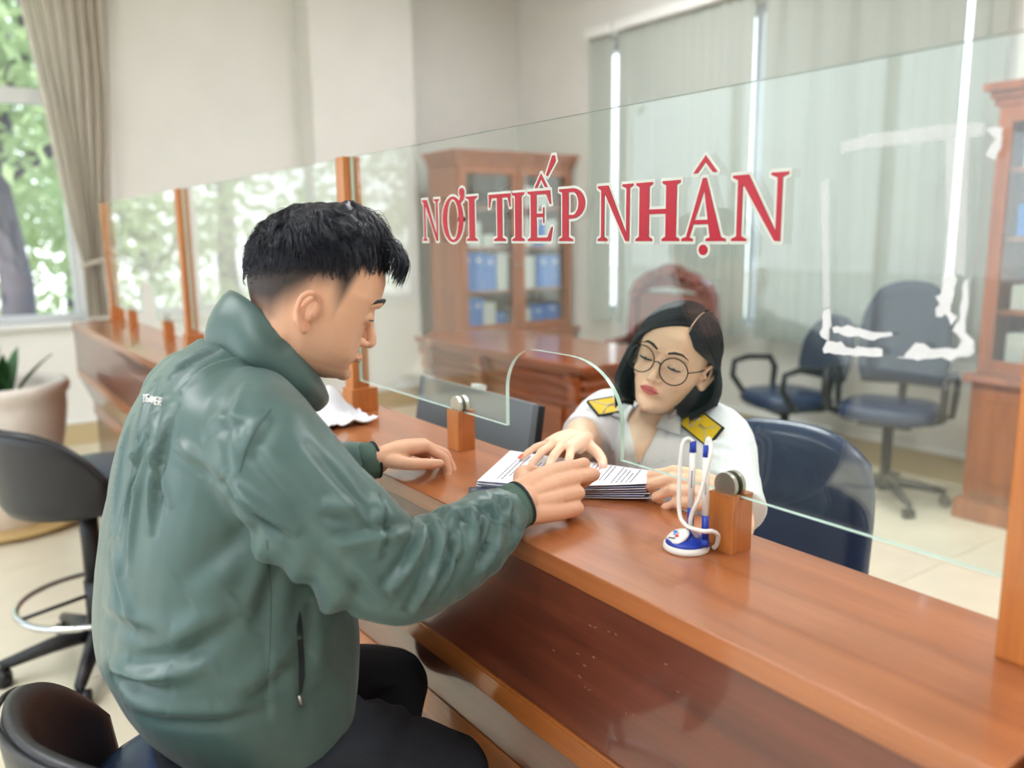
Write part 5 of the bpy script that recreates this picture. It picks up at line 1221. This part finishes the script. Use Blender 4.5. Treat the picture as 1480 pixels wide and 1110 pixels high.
    F_ = np.array(F_); strands(to_w(F_.reshape(-1, 3)).reshape(F_.shape), .0009, .0002, 'fringe', M['hair'], ho)
man_hair()
# ================================================================== the seated clerk
M['shirt'] = mat('white_cotton_shirt', (236, 238, 242), .8, bump=.08, bscale=500)
M['yellow'] = mat('yellow_shoulder_board', (236, 196, 20), .55, bump=.15, bscale=500)
M['silver'] = mat('silver_thread', (206, 204, 190), .35, metal=.7)
M['nail'] = mat('coral_nail_polish', (255, 118, 104), .3, coat=.5)
M['nail_pale'] = mat('pale_pink_nail', (238, 170, 158), .3, coat=.4)
RGT, UPC, BCK = Vector(CR[:, 0]), Vector(-CR[:, 1]), Vector(-CR[:, 2])
roll, yw_, pt_ = math.radians(-25), math.radians(24), math.radians(16)
# start facing the photographer, turn towards the papers, look down, then tilt
r0 = RGT; u0 = UPC; b0 = BCK
b1 = b0 * math.cos(yw_) - r0 * math.sin(yw_); r1 = r0 * math.cos(yw_) + b0 * math.sin(yw_)
b2 = b1 * math.cos(pt_) - u0 * math.sin(pt_); u2 = u0 * math.cos(pt_) + b1 * math.sin(pt_)
cr_, sr_ = math.cos(roll), math.sin(roll); Rm = Matrix.Rotation(roll, 3, b0)
wf, wu = Rm @ b2, Rm @ u2; wx = wf.cross(wu)
WH = frame_m(Vector((-1.170, 1.243, 1.186)), wx * .97, wf * .97, wu * .97)
WORG = (-1.25, 1.36, 0)
NK = Vector((-1.245, 1.325, 1.06))
b = MB(); head_parts(b, WH, ear=.86, sex=.97)
limb(b, [NK + Vector((-.005, .02, -.06)), NK, NK.lerp(WH @ Vector((0, -.02, -.05)), .55), WH @ Vector((0, -.012, -.03))], [.056, .050, .047, .045], 20)
loft(b, [(-1.25, .50, 1.27, 1.47, .16, 2.4, 0), (-1.25, .62, 1.27, 1.47, .15, 2.3, 0), (-1.25, .78, 1.245, 1.43, .125, 2.3, 0), (-1.25, .92, 1.22, 1.41, .14, 2.3, 0), (-1.25, 1.0, 1.235, 1.40, .15, 2.2, 0), (-1.248, 1.055, 1.265, 1.385, .09, 2.0, 0), (-1.245, 1.07, 1.28, 1.375, .05, 2.0, 0)], 30, 4)
WRS, WRE, WRW = Vector((-1.405, 1.285, 1.02)), Vector((-1.355, 1.165, .985)), Vector((-1.228, 1.045, 1.040))
WLS, WLE, WLW = Vector((-1.105, 1.315, 1.02)), Vector((-.94, 1.17, .91)), Vector((-.857, 1.025, 1.020))
limb(b, [WRS, WRE, WRE.lerp(WRW, .5) + Vector((0, 0, .012)), WRW], [.045, .040, .036, .024], 16); limb(b, [WLS, WLE, WLW], [.045, .036, .024], 16)
for s in (-1, 1): limb(b, [(-1.25 + s * .09, 1.38, .53), (-1.25 + s * .10, 1.15, .53), (-1.25 + s * .10, 1.02, .52)], [.085, .075, .06], 14); limb(b, [(-1.25 + s * .10, 1.02, .5), (-1.25 + s * .10, 1.05, .25), (-1.25 + s * .10, 1.06, .05)], [.055, .05, .035], 12); limb(b, [(-1.25 + s * .10, 1.07, .035), (-1.25 + s * .10, .92, .03)], [.033, .026], 10)
rtip = hand_parts(b, WRW, (.34, -.93, .02), (.10, -.05, 1), (.90, .36, -.08), [(.32, .38, .2), (.30, .36, .2), (.28, .34, .2), (.20, .26, .15)], .90, [(.35, .9, -.25), (.6, .7, -.25), (.8, .4, -.2)], spread=1.9)
ltip = hand_parts(b, WLW, (-.50, -.82, .22), (.62, -.30, .72), (-.55, .35, .75), [(.75, 1.1, .5), (.95, 1.15, .5), (1.1, 1.15, .5), (1.2, 1.1, .5)], .88, [(.75, .40, -.35), (.95, .0, -.35), (1, -.15, -.25)])
me = remesh(b, .0022, 4, .5)
P = coords(me); L = loc_of(WH, P); C_ = np.tile(np.array(lin((252, 210, 180))), (len(P), 1)); hd = np.linalg.norm(L, axis=1) < .2; x, y, z = L[:, 0], L[:, 1], L[:, 2]
lipz = -.0635; lw = np.clip(1 - (np.abs(x) / .0205) ** 2, 0, 1); m_ = hd * (y > .076) * sstep(0, .15, lw - ((z - lipz) / .0078) ** 2); mixc(C_, m_ * .9, (204, 88, 92))
mixc(C_, hd * .85 * (y > .076) * np.exp(-((z - lipz) / .0011) ** 2) * (np.abs(x) < .021), (120, 40, 50))
for s in (-1, 1): mixc(C_, hd * .22 * np.exp(-(((x - s * .04) / .018) ** 2 + ((z + .036) / .018) ** 2)) * (y > .03), (236, 150, 132)); mixc(C_, hd * .18 * np.exp(-(((x - s * .031) / .016) ** 2 + ((z - .002) / .010) ** 2)) * (y > .05), (170, 110, 90))
scalp = hd * sstep(.078, .090, z + .3 * (.075 - np.clip(y, -1, .075))); mixc(C_, scalp * .9, (30, 28, 32))
paint(me, C_)
clerk = finish(me, 'person', M['skin'], None, WORG)
tag(clerk, 'black-haired woman in glasses and a white uniform shirt seated behind the glass', 'person')
# nails
for i, (p, d, nn, r) in enumerate(rtip + ltip):
    ps = d.cross(nn).normalized(); q = MB(); rot = Matrix((ps, d, nn)).transposed()
    big = i in (3, 9); q.ell(p - d * r * (.25 if not big else .0) + nn * r * .58, (r * .62, r * (.95 if not big else 1.15), r * .28), 12, 8, rot=rot); tag(q.build('fingernail', M['nail'] if big else M['nail_pale'], clerk, True), 'coral painted nail' if big else None)
# brows, lashes, glasses
for s in (-1, 1):
    pts = [WH @ Vector((s * a, c, d_)) for a, c, d_ in ((.012, .0895, .0205), (.024, .0895, .0265), (.038, .0835, .0275), (.051, .0715, .020))]
    MB().tube(pts, [.0022, .0031, .0026, .0009], 6).build('eyebrow', mat('brown_black_brow', (58, 46, 44), .7), clerk, True)
    pts = [WH @ Vector((s * (.031 + .0148 * math.cos(a)), .0705 + .0130 * max(0.02, math.sin(a)) ** .55, -.0050 - .0022 * math.sin(a))) for a in np.linspace(.15, 2.99, 11)]
    MB().tube(pts, [.0006, .0012, .0016, .0018, .0019, .0019, .0019, .0018, .0016, .0012, .0006], 6).build('eyelashes', M['hair'], clerk, True)
for s in (-1, 1):
    rt_ = np.array(WH)[:3, :3]; rt_ = Matrix(rt_.tolist())
    MB().ell(WH @ Vector((s * .031, .0710, -.0066)), (.0118, .0132, .0042), 16, 10, rot=rt_).build('eye', mat('eye_white', (226, 220, 214), .3), clerk, True)
    MB().ell(WH @ Vector((s * .0315 , .0712, -.0062)), (.0060, .0136, .0044), 14, 10, rot=rt_).build('iris', mat('dark_iris', (34, 22, 18), .15), clerk, True)
g = thing('eyeglasses', WH @ Vector((0, .09, -.01)), 'thin round black glasses on the face of the clerk', 'glasses')
M['frame'] = mat('black_glasses_frame', (24, 24, 28), .3)
for s in (-1, 1):
    cx_ = s * .0360; ring_ = []
    for k in range(36):
        a = 2 * math.pi * k / 36; u_, w_ = .0285 * math.cos(a), .0265 * math.sin(a); w_ = w_ if w_ > 0 else w_ * 1.04; ring_.append(WH @ Vector((cx_ + u_, .0975 - .18 * abs(cx_ + u_) * .6 - .05 * (w_ < 0) * abs(w_) , -.008 + w_)))
    MB().tube(ring_, .0013, 6, closed=True).build('rim', M['frame'], g, True)
    c0 = WH @ Vector((cx_, .0935, -.008)); mb = MB(); mb.add([c0] + [c0.lerp(q, .97) for q in ring_], [(0, 1 + k, 1 + (k + 1) % 36) for k in range(36)], 0, True); mb.build('lens', M['pane'], g, True)
    MB().tube([WH @ Vector((s * .0640, .0905, .000)), WH @ Vector((s * .0665, .085, .001)), WH @ Vector((s * .0705, .04, .001)), WH @ Vector((s * .0735, -.005, .004)), WH @ Vector((s * .073, -.022, -.012))], .0013, 6).build('temple', M['frame'], g, True)
MB().tube([WH @ Vector((-.0075, .0965, -.004)), WH @ Vector((0, .0985, -.0005)), WH @ Vector((.0075, .0965, -.004))], .0014, 6).build('bridge', M['frame'], g, True)
# ---- shirt
j = MB()
loft(j, [(-1.25, .60, 1.255, 1.485, .170, 2.5, 0), (-1.25, .70, 1.24, 1.465, .16, 2.4, 0), (-1.25, .80, 1.225, 1.445, .15, 2.4, 0), (-1.25, .90, 1.205, 1.43, .162, 2.3, 0), (-1.25, .98, 1.212, 1.425, .180, 2.2, 0), (-1.25, 1.03, 1.24, 1.41, .165, 2.1, 0), (-1.248, 1.062, 1.268, 1.395, .10, 2.0, 0), (-1.247, 1.072, 1.275, 1.39, .07, 2.0, 0)], 44, 5)
limb(j, [(-1.33, 1.305, 1.045), WRS + Vector((0, 0, .0)), WRS.lerp(WRE, .55), WRS.lerp(WRE, .92)], [.050, .064, .063, .062], 22, 6, cap=False); limb(j, [(-1.17, 1.32, 1.045), WLS + Vector((.005, 0, 0)), WLS.lerp(WLE, .5), WLS.lerp(WLE, .88)], [.050, .064, .064, .064], 22, 6, cap=False)
sm_ = remesh(j, .0042, 5, .5); bvs = bvh_of(sm_)
def S3(a, b, amp, w, sd_=1):
    p, _ = on_surface(bvs, *a); q, _ = on_surface(bvs, *b); return (p, q, amp, w, sd_) if p is not None and q is not None and (p - q).length < .4 else None
folds(sm_, [q for q in (S3((880, 600), (888, 680), .004, .006), S3((905, 600), (915, 700), .003, .007, -1), S3((950, 620), (930, 700), .003, .007), S3((985, 600), (960, 660), .004, .007), S3((1020, 640), (1065, 650), .004, .007), S3((1015, 655), (1070, 675), .004, .007, -1), S3((1025, 680), (1072, 700), .004, .007), S3((1030, 700), (1070, 730), .003, .006), S3((850, 590), (880, 620), .004, .006), S3((840, 605), (868, 640), .003, .006, -1), S3((890, 640), (900, 720), .003, .007)) if q])
P = coords(sm_); N = normals(sm_); nz = np.array([noise.noise(Vector((p[0] * 18, p[1] * 18, p[2] * 10))) + .5 * noise.noise(Vector((p[0] * 45, p[1] * 45, p[2] * 25))) for p in P]); setco(sm_, P + N * (nz * .0025)[:, None]); bvs = bvh_of(sm_)
sh_ = finish(sm_, 'shirt', M['shirt'], clerk)
# open V neck: skin shown in front of the shirt, then two collar wings
def pix_patch(bv_, quad, nu, nv_, out):
    """grid on a surface spanned by four photo points (p00, p10, p11, p01)"""
    v = []
    for i in range(nu + 1):
        for k in range(nv_ + 1):
            a, c = i / nu, k / nv_; px = (quad[0][0] * (1 - a) + quad[1][0] * a) * (1 - c) + (quad[3][0] * (1 - a) + quad[2][0] * a) * c; py = (quad[0][1] * (1 - a) + quad[1][1] * a) * (1 - c) + (quad[3][1] * (1 - a) + quad[2][1] * a) * c
            h, n = on_surface(bv_, px, py)
            if h is None: return None
            o_ = out(a, c) if callable(out) else out
            v.append(h + n * o_)
    f = []
    for i in range(nu):
        for k in range(nv_): q = i * (nv_ + 1) + k; f.append((q, q + nv_ + 1, q + nv_ + 2, q + 1))
    return v, f
_b = coords(clerk.data) + np.array(WORG); _s = coords(sh_.data) + np.array(parent_loc(clerk)); nb_ = len(_b)
bvc = BVHTree.FromPolygons([tuple(p) for p in _b] + [tuple(p) for p in _s], [p.vertices[:] for p in clerk.data.polygons] + [tuple(i + nb_ for i in p.vertices) for p in sh_.data.polygons])
for quad, lb_ in (([(914, 574), (925, 584), (908, 611), (882, 602)], 'pointed shirt collar on her right'), ([(974, 588), (988, 604), (985, 631), (950, 620)], 'pointed shirt collar on her left')):
    r_ = pix_patch(bvc, quad, 10, 10, lambda a, c: .004 + .006 * math.sin(math.pi * min(1, c * .9 + .1)))
    if r_: o = MB().add(r_[0], r_[1], 0, True).build('shirt_collar', M['shirt'], sh_, True); o['label'] = lb_; md = o.modifiers.new('t', 'SOLIDIFY'); md.thickness = .003
    else: print('collar missed')
r_ = pix_patch(bvs, [(905, 592), (968, 590), (926, 668), (922, 668)], 12, 16, .0022)
if r_: tag(MB().add(r_[0], r_[1], 0, True).build('open_neckline', mat('warm_skin', (240, 200, 170), .5), sh_, True), 'skin in the open neck of the shirt')
for pix in ([(924, 666), (917, 690), (913, 712)],): seam(bvs, pix, .0012, 'placket_seam', M['shirt'], sh_, .001)
# shoulder boards
def board(c, u, w, nn, lab, flip):
    u, w, nn = Vector(u).normalized(), Vector(w).normalized(), Vector(nn).normalized(); c = Vector(c)
    mb = MB(); mb.obox(c, u, w, nn, (.057, .0235, .0022)); o = mb.build('shoulder_board', M['yellow'], sh_, True); o['label'] = lab
    mb = MB()
    for s in (-1, 1): mb.obox(c + w * s * .0240, u, w, nn, (.058, .0016, .0030))
    mb.obox(c + u * .0578, u, w, nn, (.0012, .0240, .0028)); mb.build('board_trim', M['jet'], o, True)
    mb = MB()
    for s in (-1, 1): mb.tube([c + u * (.046) + w * s * .020 + nn * .003, c + u * .020 + w * s * .002 + nn * .003, c - u * .004 + w * s * .002 + nn * .003], .0011, 6)
    mb.tube([c + u * (-.026 + .013 * math.cos(a)) + w * .013 * math.sin(a) + nn * .003 for a in np.linspace(.6, 5.4, 16)], .0016, 6); mb.tube([c - u * .036 + nn * .003, c - u * .012 + w * .010 + nn * .003], .0013, 6); mb.tube([c - u * .036 + w * .012 + nn * .003, c - u * .014 - w * .008 + nn * .003], .0013, 6)
    mb.build('insignia', M['silver'], o, True)
def board_at(pc, pu, pw, lab):
    h, n = on_surface(bvs, *pc); a, _ = on_surface(bvs, *pu); e, _ = on_surface(bvs, *pw)
    u = (a - h).normalized(); w = n.cross(u).normalized(); board(h + n * .005, u, w, n, lab, 1)
board_at((885, 588), (862, 592), (880, 580), 'yellow shoulder board on her right shoulder')
board_at((1016, 618), (1035, 633), (1020, 608), 'yellow shoulder board with silver braid on her left shoulder')
# bracelet of dark beads
bd = thing('bead_bracelet', WLW, 'dark bead bracelet on the left wrist of the clerk', 'bracelet')
dv = (WLE - WLW).normalized(); a1_ = dv.orthogonal().normalized(); a2_ = dv.cross(a1_); cw = WLW + dv * .028
for k in range(20):
    a = 2 * math.pi * k / 20; MB().ell(cw + (a1_ * math.cos(a) + a2_ * math.sin(a)) * .0305, (.0046,) * 3, 10, 6).build('bead', M['jet'] if k % 3 else M['rose'], bd, True)
# ---- bob
def bob():
    rn = np.random.default_rng(8); A = np.array(WH)
    tw = lambda Q: Q @ A[:3, :3].T + A[:3, 3]
    PXO = -.030                                    # parting, towards her left
    azr, azl = math.radians(56), math.radians(50)   # where the face opening ends on her right and left
    def path(az_, K_, grow_, lenf, jit):
        """az_: signed azimuth from the face, + to her right; K_ points from the parting to the tip"""
        s = 1 if az_ > 0 else -1; out = []
        phi = abs(az_)
        back = min(1, max(0, (phi - 1.2) / 1.2))
        p0 = np.array([PXO + s * .002, .073 - .130 * min(1, max(0, (phi - .85) / 1.7)), 0]); p0[2] = .022 + .100 * math.sqrt(max(.02, 1 - (p0[0] / .085) ** 2 - ((p0[1] + .012) / .108) ** 2))
        d1 = np.array([math.sin(az_) * .0865, math.cos(az_) * .108 - .012, .018])
        drop = -.128 * lenf * (1 - .22 * (s < 0) * max(0, min(1, (1.95 - phi) / .5))) - .012 * back
        az0 = az_
        for k in range(K_):
            t_ = k / (K_ - 1)
            if s < 0: az_ = -(phi + (np.interp(phi, [.80, 1.536, 3.15], [1.52, 1.80, 3.15]) - phi) * min(1, max(0, (t_ - .22) / .3)) ** 1.2 + jit * .03 * math.sin(t_ * 3)); d1 = np.array([math.sin(az_) * .0945, math.cos(az_) * .110 - .012, .018])
            if t_ < .5:
                q = t_ / .5; e = math.sin(q * math.pi / 2); c = math.cos(q * math.pi / 2); ctr = np.array([0, -.012, .018])
                p = ctr + (p0 - ctr) * c + (d1 - ctr) * e
                # keep on the hair dome
                r = np.linalg.norm((p - np.array([0, -.012, .016])) / np.array([.0865, .108, .104])); p = np.array([0, -.012, .016]) + (p - np.array([0, -.012, .016])) / max(r, 1e-6)
            else:
                q = (t_ - .5) / .5; z_ = .018 + (drop - .018) * q; bulge = (.010 if s > 0 else .026) * math.sin(q * math.pi * .9) - .016 * max(0, q - .6) / .4
                p = np.array([math.sin(az_) * (.0865 + bulge), math.cos(az_) * (.108 + bulge) - .012 + (.012 * q if phi < 1.3 else 0), z_])
            d = p - np.array([0, -.012, .0]); p = p + d / np.linalg.norm(d) * (grow_ + jit * math.sin(t_ * 6 + az_ * 7) * .0015)
            out.append(p)
        return out
    v = []; f = []; K_ = 26; az1 = np.linspace(azr, math.pi, 40); az2 = np.linspace(-math.pi, -azl, 40)
    for az_set in (az1, az2):
        o_ = len(v)
        for a in az_set: v += [Vector(tw(np.array(q))) for q in path(a, K_, -.004, 1.0, 0)]
        for i in range(len(az_set) - 1):
            for k in range(K_ - 1): q = o_ + i * K_ + k; f.append((q, q + 1, q + K_ + 1, q + K_))
    mb = MB().add(v, f, 0, True); rt_ = Matrix(np.array(WH)[:3, :3].tolist()).normalized()
    for c, r in (((-.057, -.052, -.062), (.036, .050, .056)), ((0, -.070, -.060), (.062, .036, .062)), ((.055, -.050, -.060), (.034, .050, .058))): mb.ell(WH @ Vector(c), r, 20, 14, rot=rt_)
    ho = mb.build('hair', M['hair'], clerk, True); md = ho.modifiers.new('t', 'SOLIDIFY'); md.thickness = .004; md.offset = 0
    S_ = 7500; paths = []
    for i in range(S_):
        az_ = rn.uniform(azr - .03, math.pi) if rn.random() < .5 else -rn.uniform(azl - .03, math.pi)
        az_ += .02 * math.sin(az_ * 40); paths.append(path(az_, 16, rn.uniform(-.001, .0045), rn.uniform(.92, 1.04), rn.uniform(-1, 1)))
    paths = np.array(paths); strands(tw(paths.reshape(-1, 3)).reshape(paths.shape), .0008, .0004, 'hair_strands', M['hair'], ho)
    pl_ = []
    for k in range(9):
        y_ = .070 - k * .008; z_ = .016 + .104 * math.sqrt(max(.02, 1 - (PXO / .0865) ** 2 - ((y_ + .012) / .108) ** 2)); pl_.append(WH @ Vector((PXO, y_ + .003, z_ + .0035)))
    tag(MB().tube(pl_, [.0012, .0016, .0016, .0014, .0012, .0011, .001, .0008, .0004], 6).build('parting', mat('scalp_skin', (196, 160, 136), .6), ho, True), 'pale parting line')
bob()
